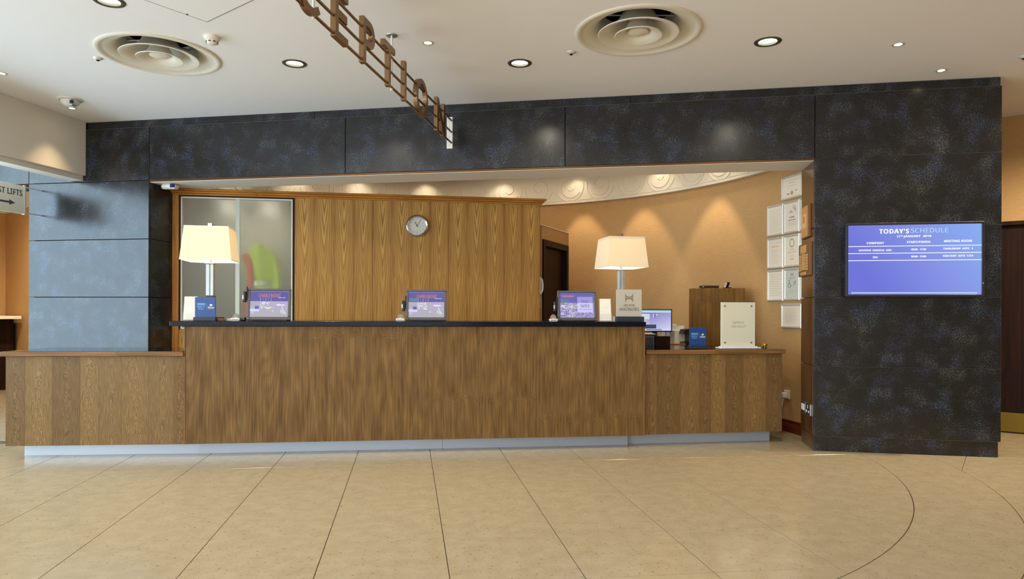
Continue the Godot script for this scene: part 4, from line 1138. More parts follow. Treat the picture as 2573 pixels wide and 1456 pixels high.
func back_office_things():
	# work desk behind the low counter
	var o := thing("work_desk", "brown work desk behind the right low desk, carrying the flat screen", "desk", R)
	var st := mb(); grain_x = true; span(st, Vector3(-0.2, 0.70, -1.45), Vector3(0.775, 0.74, -0.82), 0.002); put(st, "desk_top", M.edging, o); grain_x = false
	for x in [-0.19, 0.745]:
		st = mb(); span(st, Vector3(x, 0, -1.43), Vector3(x + 0.025, 0.70, -0.83)); put(st, "leg_panel", M.edging, o)
	# flat screen
	o = thing("computer_monitor", "flat computer screen behind the right end of the high counter", "monitor", on(R, 0.515, 0.74, -1.05, 5.0))
	st = mb()
	span(st, Vector3(-0.185, 0.235, -0.02), Vector3(0.175, 0.247, 0.008), 0.002); span(st, Vector3(-0.185, 0.465, -0.02), Vector3(0.175, 0.474, 0.008), 0.002); span(st, Vector3(-0.185, 0.247, -0.02), Vector3(-0.176, 0.465, 0.008), 0.002); span(st, Vector3(0.166, 0.247, -0.02), Vector3(0.175, 0.465, 0.008), 0.002)
	put(st, "bezel", M.black, o)
	st = mb(); span(st, Vector3(-0.18, 0.24, -0.045), Vector3(0.17, 0.47, -0.006), 0.004); put(st, "casing", M.black, o)
	var im := Image.create(192, 128, false, Image.FORMAT_RGB8)
	for yy in 128:
		for xx in 192:
			var k := clampf((xx * 0.35 + yy) / 195.0, 0.0, 1.0)
			im.set_pixel(xx, yy, Color8(118, 108, 178).lerp(Color8(212, 218, 250), k))
	im.fill_rect(Rect2i(0, 0, 192, 7), Color8(112, 170, 168)); im.fill_rect(Rect2i(0, 7, 192, 9), Color8(206, 220, 236))
	im.fill_rect(Rect2i(4, 22, 52, 36), Color8(202, 216, 228)); im.fill_rect(Rect2i(4, 20, 52, 4), Color8(120, 124, 150)); im.fill_rect(Rect2i(4, 60, 52, 34), Color8(176, 184, 222))
	im.fill_rect(Rect2i(78, 26, 4, 20), Color8(232, 230, 246)); im.fill_rect(Rect2i(96, 28, 12, 5), Color8(232, 230, 246)); im.fill_rect(Rect2i(88, 28, 4, 20), Color8(90, 70, 156))
	im.fill_rect(Rect2i(42, 62, 8, 10), Color8(226, 120, 140)); im.fill_rect(Rect2i(26, 74, 8, 8), Color8(230, 130, 140))
	im.fill_rect(Rect2i(0, 90, 98, 24), Color8(62, 66, 92)); im.fill_rect(Rect2i(0, 118, 192, 10), Color8(206, 212, 246)); im.fill_rect(Rect2i(36, 119, 96, 5), Color8(80, 84, 120))
	picture(o, "screen", lit_screen(ImageTexture.create_from_image(im), 1.0), -0.176, 0.247, 0.166, 0.465, 0.0)
	st = mb(); span(st, Vector3(-0.025, 0.01, -0.05), Vector3(0.025, 0.25, -0.03), 0.004); span(st, Vector3(-0.11, 0.0, -0.12), Vector3(0.11, 0.012, 0.06), 0.004); put(st, "stand", M.black, o)
	st = mb(); tube(st, [Vector3(0.12, 0.24, -0.03), Vector3(0.125, 0.18, -0.03), Vector3(0.135, 0.10, -0.04), Vector3(0.14, 0.0, -0.06)], 0.003, 6); put(st, "cable", M.black, o)
	# cash drawer, brown box
	o = thing("cash_drawer", "grey steel cash drawer under the keyboard behind the high counter's end", "drawer", on(R, 0.29, 0.74, -0.84))
	st = mb(); span(st, Vector3(-0.14, 0, -0.135), Vector3(0.13, 0.205, 0.0), 0.006); put(st, "drawer_case", std(Color(0.33, 0.36, 0.40), 0.4, 0.4), o)
	st = mb(); span(st, Vector3(-0.12, 0.03, 0.0), Vector3(0.11, 0.185, 0.004), 0.002); put(st, "drawer_front", M.charcoal, o)
	o = thing("keyboard", "pale keyboard lying on the cash drawer under the flat screen", "keyboard", on(R, 0.325, 0.946, -0.87))
	st = mb(); span(st, Vector3(-0.18, 0.0, -0.105), Vector3(0.13, 0.012, 0.03), 0.004); put(st, "keyboard_body", M.charcoal, o)
	st = mb()
	for i in 4:
		for j in 14: span(st, Vector3(-0.172 + j * 0.0205, 0.0121, -0.095 + i * 0.029), Vector3(-0.172 + j * 0.0205 + 0.017, 0.0175, -0.098 + i * 0.029 + 0.024), 0.002)
	var keys := put(st, "keys", M.cream, o); keys.set_meta("kind", "stuff")
	o = thing("file_box", "dark brown box between the cash drawer and the grey printer", "box", on(R, 0.505, 0.74, -0.86))
	st = mb(); span(st, Vector3(-0.074, 0, -0.08), Vector3(0.088, 0.193, 0.0), 0.003); put(st, "box_body", M.darkwood, o)
	st = mb(); span(st, Vector3(-0.082, 0.1931, -0.08), Vector3(0.088, 0.197, 0.0)); put(st, "box_rim", M.black, o)
	# printer, phone, slots
	o = thing("printer", "pale grey printer left of the oak cabinet behind the low desk", "printer", on(R, 0.735, 0.74, -1.10))
	st = mb(); span(st, Vector3(-0.05, 0, -0.24), Vector3(0.15, 0.255, 0.0), 0.006); put(st, "printer_body", M.cream, o)
	st = mb(); span(st, Vector3(-0.051, 0.07, 0.0), Vector3(-0.005, 0.25, 0.004), 0.002); put(st, "front_panel", std(Color(0.62, 0.60, 0.56), 0.5), o)
	st = mb(); cyl(st, Vector3(-0.02, 0.228, 0.004), Vector3(-0.02, 0.228, 0.007), 0.005, 10); put(st, "button", M.white, o)
	o = thing("desk_phone", "white desk telephone on top of the grey printer", "telephone", on(R, 0.795, 0.995, -1.22))
	st = mb(); var wedge := PackedVector2Array([Vector2(-0.08, 0), Vector2(0.05, 0), Vector2(0.05, 0.02), Vector2(-0.08, 0.045)])
	prism(st, wedge, -0.06, 0.06, Transform3D(Basis(Vector3.UP, PI / 2), Vector3.ZERO)); put(st, "phone_body", M.white, o)
	st = mb(); span(st, Vector3(-0.055, 0.040, -0.02), Vector3(-0.020, 0.058, 0.07), 0.006); put(st, "handset", M.white, o)
	o = thing("paper_sorter", "dark slotted paper sorter against the oak cabinet's left side", "sorter", on(R, 0.808, 0.74, -0.95))
	for q in [[0.085, 0.100], [0.215, 0.230], [0.0, 0.012]]:
		st = mb(); var sl := PackedVector2Array([Vector2(-0.036, q[0]), Vector2(0.03, q[0]), Vector2(0.03, q[1] + 0.040), Vector2(-0.020, q[1] + 0.032)])
		prism(st, sl, -0.13, 0.0); put(st, "tray_slot", M.black, o)
	st = mb(); span(st, Vector3(0.031, 0.0, -0.13), Vector3(0.036, 0.27, 0.0)); put(st, "back_rail", M.black, o)
	o = thing("ledge_board", "orange brown wooden ledge before the grey printer", "ledge", on(R, 0.70, 0.838, -0.90))
	st = mb(); grain_x = true; span(st, Vector3(-0.11, 0.0, -0.02), Vector3(0.075, 0.022, 0.0), 0.002); put(st, "board", std(Color(0.62, 0.36, 0.14), 0.4), o); grain_x = false
	st = mb(); span(st, Vector3(-0.10, -0.098, -0.018), Vector3(-0.085, 0.0, -0.003)); span(st, Vector3(0.05, -0.098, -0.018), Vector3(0.065, 0.0, -0.003)); put(st, "bracket", M.darkwood, o)
	# tall oak cabinet
	var K := fr(1.894, 7.294, -13.0)
	o = thing("oak_cabinet", "tall oak cabinet standing against the curved wall behind the low desk", "cabinet", K)
	st = mb(); span(st, Vector3(0.0, 0, -0.28), Vector3(0.560, 1.437, 0.0), 0.003); put(st, "cabinet_body", M.cabinet, o)
	st = mb(); span(st, Vector3(-0.009, 0, -0.04), Vector3(-0.0005, 1.33, -0.004), 0.001); put(st, "edge_strip", std(Color(0.60, 0.30, 0.10), 0.4), o)
	o = thing("router_box", "flat dark electronic box lying on top of the oak cabinet", "device", on(K, 0.205, 1.4375, -0.07, 14.0))
	st = mb(); span(st, Vector3(-0.09, 0.004, -0.07), Vector3(0.09, 0.03, 0.045), 0.003); put(st, "casing", std(Color(0.20, 0.17, 0.14), 0.4), o)
	for x in [-0.082, 0.062]:
		st = mb(); span(st, Vector3(x, 0, -0.06), Vector3(x + 0.02, 0.0045, 0.035)); put(st, "foot", M.black, o)
	st = mb(); span(st, Vector3(-0.083, 0.011, 0.045), Vector3(-0.073, 0.020, 0.046)); put(st, "indicator", M.white, o)
	o = thing("handset_cradle", "dark handset leaning in its cradle on top of the oak cabinet", "telephone", on(K, 0.375, 1.4375, -0.08, 20.0))
	st = mb(); box(st, Vector3(0, 0.034, 0), Vector3(0.026, 0.070, 0.045), 0.004, Transform3D(Basis(Vector3.FORWARD, deg_to_rad(20.0)), Vector3.ZERO)); put(st, "handset", M.darkwood, o)
	st = mb(); box(st, Vector3(-0.016, 0.030, 0), Vector3(0.006, 0.056, 0.036), 0.002, Transform3D(Basis(Vector3.FORWARD, deg_to_rad(20.0)), Vector3.ZERO)); put(st, "key_pad", M.alu, o)
	st = mb(); span(st, Vector3(-0.025, 0, -0.03), Vector3(0.05, 0.010, 0.03), 0.004); put(st, "cradle", M.black, o)
	# office behind the frosted glass: a hung jacket, a plain wall, a lamp kept out of view
	var O := fr(-3.638, 7.322, 8.6)
	o = thing("hanging_jacket", "yellow-green hi-vis jacket with orange braid, blurred behind the frosted glass", "jacket", on(O, 0.86, 1.10, -0.20))
	st = mb()
	var rings := [[0.0, 0.14, 0.07], [0.12, 0.142, 0.075], [0.30, 0.145, 0.085], [0.50, 0.155, 0.09], [0.64, 0.165, 0.085], [0.72, 0.145, 0.07], [0.78, 0.09, 0.055], [0.82, 0.05, 0.04]]
	for i in rings.size() - 1:
		for k in 20:
			var a0 := TAU * k / 20.0
			var a1 := TAU * (k + 1) / 20.0
			var f := func(r: Array, a: float) -> Vector3: return Vector3(cos(a) * r[1], r[0], sin(a) * r[2] * (1.0 + 0.12 * sin(a * 5.0)))
			quad(st, f.call(rings[i], a0), f.call(rings[i], a1), f.call(rings[i + 1], a1), f.call(rings[i + 1], a0), Vector3(cos(a0), 0.1, sin(a0)))
	put(st, "jacket_body", std(Color(0.84, 0.91, 0.26), 0.7), o)
	st = mb(); tube(st, [Vector3(0.14, 0.69, 0), Vector3(0.185, 0.52, 0.01), Vector3(0.195, 0.28, 0.03), Vector3(0.18, 0.10, 0.05)], 0.045, 12); put(st, "sleeve", std(Color(0.84, 0.91, 0.26), 0.7), o)
	st = mb(); tube(st, [Vector3(-0.15, 0.70, 0.05), Vector3(-0.10, 0.60, 0.09), Vector3(-0.075, 0.42, 0.11), Vector3(-0.10, 0.28, 0.10), Vector3(-0.13, 0.0, 0.08)], 0.030, 10); put(st, "orange_braid", std(Color(0.97, 0.42, 0.18), 0.7), o)
	for yy in [0.20, 0.36]:
		st = mb()
		for k in 20:
			var a0 := TAU * k / 20.0
			var a1 := TAU * (k + 1) / 20.0
			quad(st, Vector3(cos(a0) * 0.155, yy, sin(a0) * 0.095), Vector3(cos(a1) * 0.155, yy, sin(a1) * 0.095), Vector3(cos(a1) * 0.155, yy + 0.05, sin(a1) * 0.095), Vector3(cos(a0) * 0.155, yy + 0.05, sin(a0) * 0.095), Vector3(cos(a0), 0, sin(a0)))
		put(st, "reflective_band", M.alu, o)
	st = mb(); tube(st, [Vector3(0, 0.80, 0), Vector3(0, 0.90, 0), Vector3(0.02, 0.93, 0), Vector3(0.02, 0.96, -0.02)], 0.006, 8); put(st, "hanger_hook", M.steel, o)
	o = thing("coat_bracket", "steel bracket from the office wall, holding the jacket behind frosted glass", "bracket", on(O, 0.88, 2.055, -0.82))
	st = mb(); cyl(st, Vector3(0, 0, 0.60), Vector3(0, 0, 0.0005), 0.006, 10); put(st, "arm", M.steel, o)
	st = mb(); cyl(st, Vector3(0, 0, 0.006), Vector3(0, 0, 0.0005), 0.03, 16); put(st, "rose", M.steel, o)
	wall_box("wall_office", Vector3(-0.3, 0, -0.92), Vector3(1.9, 2.60, -0.82), std(Color(0.74, 0.73, 0.66), 0.7), O)
	o = thing("unseen_office_lamp", "unseen lamp lighting the office behind the frosted glass, hidden by the crown", "light", on(O, 0.66, 2.492, -0.50))  # out of view, placed to brighten the frosted glass from behind
	st = mb(); span(st, Vector3(-0.02, 0.012, -0.32), Vector3(0.02, 0.03, -0.05)); put(st, "lamp_arm", M.white, o)
	st = mb(); span(st, Vector3(-0.4, 0.005, -0.05), Vector3(0.4, 0.04, 0.05), 0.003); put(st, "lamp_case", M.white, o)
	st = mb(); span(st, Vector3(-0.39, 0.0, -0.04), Vector3(0.39, 0.0049, 0.045)); put(st, "lamp_lens", glow(Color(1, 0.95, 0.85), 2.0), o)
	lamp(o, Vector3(-0.2, -0.01, 0.03), 80.0, 0.8, 0.28, Color(1.0, 0.94, 0.86), 0.1); lamp(o, Vector3(0.25, -0.01, 0.03), 80.0, 0.8, 0.28, Color(1.0, 0.94, 0.86), 0.1)

# =============================================================== things on walls
func certificate(called: String, label: String, ang: float, y0: float, y1: float, wdeg: float, kind: int, square := false):
	var r := 3.735
	var base := on_arc(ang, r, y0)
	# face the centre of the curve: local x runs towards smaller angles (to the right as seen)
	var a := deg_to_rad(ang)
	var z := Vector3(-cos(a), 0, sin(a))
	var x := Vector3.UP.cross(z)
	var o := thing(called, label, "framed notice", Transform3D(Basis(x, Vector3.UP, z), base), "silver framed certificates on the curved wall")
	var w := deg_to_rad(wdeg) * 3.72 * 0.5
	var h := y1 - y0
	var f := 0.024
	var st := mb()
	var prof := PackedVector2Array([Vector2(0, 0), Vector2(f, 0), Vector2(f, 0.010), Vector2(f * 0.75, 0.018), Vector2(f * 0.4, 0.020), Vector2(f * 0.1, 0.014)])
	var pts := []
	for s in prof: pts.append(s)
	# mitred frame: four sides of the same profile
	var corner := [Vector2(-w, 0), Vector2(w, 0), Vector2(w, h), Vector2(-w, h)]
	for k in 4:
		var p0: Vector2 = corner[k]
		var p1: Vector2 = corner[(k + 1) % 4]
		var t := (p1 - p0).normalized()
		var inn := Vector2(-t.y, t.x)
		for i in prof.size() - 1:
			if i == 0: continue
			var q0 := prof[i]
			var q1 := prof[i + 1]
			var c := func(p: Vector2, s: float, q: Vector2) -> Vector3:
				var e := p + t * s * q.x + inn * q.x
				return Vector3(e.x, e.y, q.y)
			quad(st, c.call(p0, 1.0, q0), c.call(p1, -1.0, q0), c.call(p1, -1.0, q1), c.call(p0, 1.0, q1), Vector3(inn.x * (q1.y - q0.y) * 10.0, inn.y * (q1.y - q0.y) * 10.0, 1.0))
		var oq := [prof[5], Vector2(0, 0)]
		quad(st, Vector3(p0.x, p0.y, 0), Vector3(p1.x, p1.y, 0), Vector3(p1.x + (inn - t).x * oq[0].x, p1.y + (inn - t).y * oq[0].x, oq[0].y), Vector3(p0.x + (inn + t).x * oq[0].x, p0.y + (inn + t).y * oq[0].x, oq[0].y), Vector3(-inn.x, -inn.y, 0.2))
	put(st, "frame", M.alu, o)
	st = mb(); span(st, Vector3(-w + 0.018, 0.018, 0.002), Vector3(w - 0.018, h - 0.018, 0.009))
	put(st, "sheet", std(Color(0.80, 0.82, 0.78) if kind == 6 else Color(0.94, 0.90, 0.82), 0.5), o)
	var line := func(yy: float, x0: float, x1: float, m: Material, th := 0.0016):
		var s2 := mb(); span(s2, Vector3(x0, yy - th, 0.009), Vector3(x1, yy + th, 0.0095)); put(s2, "print_line", m, o)
	var zt := 0.0094
	match kind:
		0:
			line.call(h - 0.05, -w + 0.06, w - 0.06, M.faint, 0.002); line.call(h - 0.075, -0.05, 0.05, M.greyink, 0.002); line.call(h - 0.105, -0.07, 0.07, M.faint)
			st = mb(); lathe(st, [Vector2(0.0, 0.0007), Vector2(0.021, 0.0007), Vector2(0.021, 0.0)], 20, Transform3D(Basis(Vector3.RIGHT, PI / 2), Vector3(0.0, 0.058, 0.009))); put(st, "seal", std(Color(0.82, 0.64, 0.34), 0.4, 0.3), o)
			line.call(0.055, -0.085, -0.04, std(Color(0.40, 0.44, 0.66), 0.6), 0.004); line.call(0.075, 0.05, 0.09, M.greyink, 0.004)
		1:
			for k in 14: line.call(h - 0.055 - k * 0.017, -w + 0.045, w - 0.05 - 0.02 * (k % 3), M.faint, 0.001)
		2:
			st = mb(); lathe(st, [Vector2(0.012, 0.0006), Vector2(0.017, 0.0006)], 20, Transform3D(Basis(Vector3.RIGHT, PI / 2), Vector3(0.035, h - 0.065, 0.009))); lathe(st, [Vector2(0.010, 0.0006), Vector2(0.015, 0.0006)], 20, Transform3D(Basis(Vector3.RIGHT, PI / 2), Vector3(0.052, h - 0.092, 0.009))); put(st, "emblem", std(Color(0.36, 0.50, 0.60), 0.6), o)
			lettering(o, "green\nhospitality", 0.008, Vector3(-0.015, h - 0.105, zt), std(Color(0.30, 0.48, 0.40), 0.6), true, 1.0, 0.0006)
			lettering(o, "Eco-label", 0.013, Vector3(0.0, h - 0.160, zt), M.ink, true, 1.0, 0.0006)
			lettering(o, "Hilton Hotel Dublin", 0.009, Vector3(0.0, h - 0.188, zt), M.ink, true, 1.0, 0.0006)
			for k in 3: line.call(h - 0.212 - k * 0.014, -0.06, 0.06, M.faint, 0.0012)
		3:
			line.call(h - 0.055, 0.0, 0.07, M.faint); line.call(h - 0.095, -0.06, 0.05, std(Color(0.82, 0.62, 0.40), 0.6), 0.003)
			for k in 8: line.call(h - 0.135 - k * 0.018, -0.055 + 0.01 * (k % 2), 0.05 - 0.012 * (k % 3), M.faint, 0.0012)
		4:
			st = mb(); lathe(st, [Vector2(0.031, 0.0007), Vector2(0.039, 0.0007)], 32, Transform3D(Basis(Vector3.RIGHT, PI / 2) * Basis.from_scale(Vector3(1, 1, 1.1)), Vector3(0.0, h - 0.085, 0.009))); put(st, "emblem", std(Color(0.45, 0.60, 0.46), 0.6), o)
			line.call(h - 0.150, -0.03, 0.03, M.faint, 0.003); line.call(h - 0.175, -0.075, 0.075, M.faint, 0.0025); line.call(h - 0.245, -0.03, 0.03, M.faint, 0.005)
			for k in 3: line.call(h - 0.195 - k * 0.014, -0.02, 0.02, M.faint, 0.0012)
		5:
			for k in 10: line.call(h - 0.055 - k * 0.023, -w + 0.045, w - 0.045 - 0.02 * (k % 2), M.faint, 0.0014)
		6:
			lettering(o, "FIRE", 0.022, Vector3(0.0, h - 0.066, zt), M.ink, false, 0.9, 0.0006)
			lettering(o, "SAFETY", 0.022, Vector3(0.0, h - 0.102, zt), M.greyink, false, 0.9, 0.0006)
			st = mb()
			var wc := []
			for k in 19: wc.append(Vector3(-0.042 + 0.020 * cos(deg_to_rad(70.0 + k * 15.0)), h - 0.172 + 0.020 * sin(deg_to_rad(70.0 + k * 15.0)), zt))
			tube(st, wc, 0.0018, 6); tube(st, [Vector3(-0.046, h - 0.128, zt), Vector3(-0.042, h - 0.158, zt), Vector3(-0.022, h - 0.160, zt), Vector3(-0.012, h - 0.186, zt)], 0.0022, 6)
			lathe(st, [Vector2(0.0, 0.0008), Vector2(0.0055, 0.0006)], 12, Transform3D(Basis(Vector3.RIGHT, PI / 2), Vector3(-0.047, h - 0.121, 0.009)))
			tube(st, [Vector3(0.025, h - 0.178, zt), Vector3(0.036, h - 0.160, zt), Vector3(0.034, h - 0.142, zt), Vector3(0.046, h - 0.132, zt)], 0.0022, 6); tube(st, [Vector3(0.048, h - 0.160, zt), Vector3(0.062, h - 0.126, zt)], 0.002, 6)
			put(st, "symbols", M.ink, o)
			for k in 5: line.call(h - 0.215 - k * 0.008, -0.065, 0.065, M.faint, 0.0008)
		7:
			for k in 12: line.call(h - 0.050 - k * 0.012, -w + 0.06, w - 0.07 - 0.02 * (k % 3), M.faint, 0.0012)

func wall_things():
	var g := 4.0
	certificate("certificate_frame", "silver framed certificate with a gold seal, topmost on the curved wall", 11.77, 2.303, 2.538, 5.3, 0)
	certificate("certificate_frame", "silver framed sheet of dense small print, top of the left column", 15.85, 1.963, 2.283, g, 1)
	certificate("certificate_frame", "silver framed eco label with a blue tree emblem", 11.75, 1.963, 2.283, g, 2)
	certificate("certificate_frame", "silver framed sheet with one orange line, middle of the left column", 15.80, 1.629, 1.950, g, 3)
	certificate("certificate_frame", "silver framed award with a green wreath emblem", 11.72, 1.629, 1.953, g, 4)
	certificate("certificate_frame", "silver framed sheet of spaced paragraphs, foot of the left column", 15.78, 1.297, 1.620, g, 5)
	certificate("certificate_frame", "silver framed grey fire safety notice with a wheelchair symbol", 11.67, 1.300, 1.622, g, 6)
	certificate("certificate_frame", "landscape silver framed list hanging lowest on the curved wall", 11.78, 1.027, 1.272, 5.2, 7)
	for q in [[1.963, 2.283, "top"], [1.629, 1.953, "middle"], [1.300, 1.622, "lowest"]]:
		certificate("certificate_frame", "silver frame mostly hidden behind the stone pier, %s of the three" % q[2], 7.60, q[0], q[1], g, 1)
	# clock
	var o := thing("wall_clock", "round chrome wall clock with white face on the veneered wall", "clock", on(W, 2.595, 2.142, 0.0))
	var face := Transform3D(Basis(Vector3.RIGHT, PI / 2), Vector3.ZERO)
	var st := mb(); lathe(st, [Vector2(0.125, 0.0), Vector2(0.128, 0.012), Vector2(0.122, 0.028), Vector2(0.113, 0.034), Vector2(0.106, 0.030), Vector2(0.104, 0.024), Vector2(0.099, 0.028), Vector2(0.093, 0.020), Vector2(0.092, 0.012)], 56, face); put(st, "chrome_rim", M.chrome, o)
	st = mb(); lathe(st, [Vector2(0.094, 0.012), Vector2(0.0, 0.0121)], 48, face); put(st, "dial", std(Color(0.88, 0.87, 0.83), 0.5), o)
	for k in 12:
		var a := TAU * (k + 1) / 12.0
		lettering(o, str(k + 1), 0.013, Vector3(sin(a) * 0.075, cos(a) * 0.075, 0.0128), M.ink, false, 1.0, 0.0008)
	for q in [[-31.0, 0.050, 0.0032], [30.0, 0.082, 0.0016]]:
		st = mb(); span(st, Vector3(-q[2], -0.012, 0.0145), Vector3(q[2], q[1], 0.0155), 0.0, Transform3D(Basis(Vector3.FORWARD, deg_to_rad(q[0])), Vector3.ZERO)); put(st, "hand", M.black, o)
	st = mb(); cyl(st, Vector3(0, 0, 0.0135), Vector3(0, 0, 0.018), 0.005, 14); put(st, "hub", M.black, o)
	# wall phone on the end of the veneered wall
	o = thing("wall_phone", "white wall telephone handset on the right edge of the veneered wall", "telephone", on(W, 4.0065, 1.22, -0.05))
	st = mb(); span(st, Vector3(0.0, 0.16, -0.035), Vector3(0.014, 0.36, 0.035), 0.004); put(st, "cradle", M.white, o)
	st = mb(); tube(st, [Vector3(0.018, 0.355, 0.0), Vector3(0.033, 0.33, 0.0), Vector3(0.040, 0.27, 0.0), Vector3(0.036, 0.21, 0.0), Vector3(0.020, 0.175, 0.0)], 0.012, 10); put(st, "handset", M.white, o)
	st = mb()
	var cp := []
	for k in 61: cp.append(Vector3(0.012 + 0.006 * cos(k * 1.3), 0.175 - 0.175 * k / 60.0, 0.006 * sin(k * 1.3)))
	tube(st, cp, 0.0018, 5); put(st, "coiled_cord", M.white, o)
	# alarm sounder tucked under the soffit
	o = thing("air_freshener", "white and purple wall unit tucked in the opening's upper left corner", "device", F * Transform3D(Basis(), Vector3(-6.22, 2.434, -0.14)))
	st = mb(); span(st, Vector3(-0.10, 0.0, -0.04), Vector3(0.07, 0.05, 0.04), 0.016); put(st, "housing", M.white, o)
	st = mb(); span(st, Vector3(0.012, 0.010, 0.036), Vector3(0.066, 0.049, 0.044), 0.004); put(st, "lens", std(Color(0.13, 0.06, 0.36), 0.2), o)
	# blue schedule screen on the stone pier
	o = thing("schedule_screen", "wide blue schedule screen in a dark frame on the right stone pier", "screen", F)
	st = mb()
	span(st, Vector3(0.231, 1.318, 0.05), Vector3(1.282, 1.337, 0.082), 0.003); span(st, Vector3(0.231, 1.912, 0.05), Vector3(1.282, 1.931, 0.082), 0.003)
	span(st, Vector3(0.231, 1.337, 0.05), Vector3(0.250, 1.912, 0.082), 0.003); span(st, Vector3(1.262, 1.337, 0.05), Vector3(1.282, 1.912, 0.082), 0.003)
	put(st, "frame", std(Color(0.16, 0.15, 0.20), 0.4), o)
	st = mb(); span(st, Vector3(0.24, 1.325, 0.002), Vector3(1.273, 1.925, 0.07), 0.004); put(st, "casing", M.black, o)
	var gr := Gradient.new(); gr.set_color(0, Color8(104, 112, 212)); gr.set_color(1, Color8(134, 172, 240)); gr.add_point(0.55, Color8(130, 146, 226))
	var gt := GradientTexture2D.new(); gt.gradient = gr; gt.width = 128; gt.height = 64; gt.fill_from = Vector2(0.1, 0.6); gt.fill_to = Vector2(1.1, 0.25)
	picture(o, "screen", lit_screen(gt, 1.0), 0.250, 1.337, 1.262, 1.912, 0.076)
	var X := func(px: float) -> float: return 0.250 + (px - 145.0) / 2262.0 * 1.012
	var Y := func(py: float) -> float: return 1.912 - (py - 150.0) / 1170.0 * 0.575
	var z := 0.0768
	var wt: Material = M.glowwhite
	lettering(o, "TODAY'S", 0.0365, Vector3(X.call(940), Y.call(258), z), wt, true, 1.13, 0.0008)
	lettering(o, "SCHEDULE", 0.0365, Vector3(X.call(1538), Y.call(250), z), M.glowpale, false, 1.19, 0.0008)
	lettering(o, "17", 0.0165, Vector3(X.call(1014), Y.call(347), z), wt, true, 1.25, 0.0008)
	lettering(o, "JANUARY  2016", 0.0165, Vector3(X.call(1337), Y.call(344), z), wt, true, 1.28, 0.0008)
	lettering(o, "TH", 0.009, Vector3(X.call(1074), Y.call(338), z), wt, true, 1.2, 0.0008)
	lettering(o, "COMPANY", 0.0175, Vector3(X.call(615), Y.call(452), z), wt, true, 1.12, 0.0008)
	lettering(o, "START/FINISH", 0.0175, Vector3(X.call(1355), Y.call(443), z), wt, true, 1.10, 0.0008)
	lettering(o, "MEETING ROOM", 0.0175, Vector3(X.call(2015), Y.call(434), z), wt, true, 1.10, 0.0008)
	var rows := [["INTUITIVE  SURGICAL  SARL", 615, 575], ["08:00 - 17:00", 1357, 567], ["CHARLEMONT  SUITE   4", 2018, 559], ["HRG", 615, 693], ["09:00 - 13:00", 1357, 686], ["HARCOURT  SUITE  1/2/3", 2015, 680]]
	for q in rows: lettering(o, q[0], 0.0150, Vector3(X.call(q[1]), Y.call(q[2]), z), wt, true, 0.93, 0.0008)
	for q in [[520, 493], [638, 615], [757, 737]]:
		st = mb(); span(st, Vector3(0.2502, Y.call((q[0] + q[1]) * 0.5) - 0.0025, 0.076), Vector3(1.2618, Y.call((q[0] + q[1]) * 0.5) + 0.0025, 0.0768)); put(st, "ruled_line", wt, o)
	st = mb(); span(st, Vector3(X.call(200), Y.call(1305), 0.076), Vector3(X.call(2340), Y.call(1286), 0.0768)); put(st, "footer_bar", glow(Color(0.72, 0.84, 1.0), 1.0), o)
	st = mb(); cyl(st, Vector3(1.272, 1.428, 0.082), Vector3(1.272, 1.428, 0.0828), 0.0035, 12); put(st, "power_light", glow(Color(0.5, 1.0, 0.2), 1.5), o)
	var al := AreaLight3D.new(); al.name = "screen_light"; o.add_child(al, true); al.position = Vector3(0.756, 1.62, 0.09); al.area_size = Vector2(1.0, 0.57);
	al.area_normalize_energy = false; al.light_energy = 0.16; al.light_color = Color(0.48, 0.54, 0.95); al.area_range = 15.0; al.shadow_enabled = true
	# plaques on the return of the right pier
	var J := fr(2.58, 5.85, -100.0)
	o = thing("award_plaque", "wooden award plaque with a small picture, upper of the two on the pier's side", "plaque", J * Transform3D(Basis(), Vector3(-0.238, 1.845, 0.0)))
	st = mb(); span(st, Vector3(-0.138, 0, 0.0005), Vector3(0.138, 0.291, 0.02), 0.003); put(st, "board", std(Color(0.45, 0.27, 0.12), 0.4), o)
	st = mb(); span(st, Vector3(-0.128, 0.01, 0.02), Vector3(0.100, 0.281, 0.0215), 0.0005); put(st, "brass_sheet", std(Color(0.80, 0.64, 0.42), 0.4, 0.4), o)
	st = mb(); span(st, Vector3(-0.085, 0.09, 0.0215), Vector3(0.045, 0.215, 0.023), 0.0005); put(st, "picture_panel", std(Color(0.86, 0.70, 0.48), 0.4), o)
	st = mb(); span(st, Vector3(-0.045, 0.135, 0.023), Vector3(-0.005, 0.195, 0.0235)); put(st, "red_figure", std(Color(0.72, 0.30, 0.26), 0.5), o)
	o = thing("award_plaque", "wooden honours plaque with twelve brass name plates, lower on the pier's side", "plaque", J * Transform3D(Basis(), Vector3(-0.244, 1.507, 0.0)))
	st = mb(); span(st, Vector3(-0.205, 0, 0.0005), Vector3(0.200, 0.290, 0.024), 0.003); put(st, "board", std(Color(0.42, 0.28, 0.14), 0.4), o)
	var br := std(Color(0.84, 0.68, 0.44), 0.4, 0.4)
	st = mb(); span(st, Vector3(-0.135, 0.205, 0.024), Vector3(0.075, 0.275, 0.0255), 0.0005); put(st, "title_plate", br, o)
	for i in 6:
		for x in [-0.185, 0.045]:
			st = mb(); span(st, Vector3(x, 0.050 + i * 0.0245, 0.024), Vector3(x + 0.085, 0.0705 + i * 0.0245, 0.0255), 0.0005); put(st, "name_plate", br, o)
	st = mb(); span(st, Vector3(-0.085, 0.055, 0.024), Vector3(0.030, 0.20, 0.0255), 0.0005); put(st, "centre_plate", br, o)
	st = mb(); span(st, Vector3(-0.13, 0.012, 0.024), Vector3(0.07, 0.037, 0.0255), 0.0005); put(st, "foot_plate", br, o)
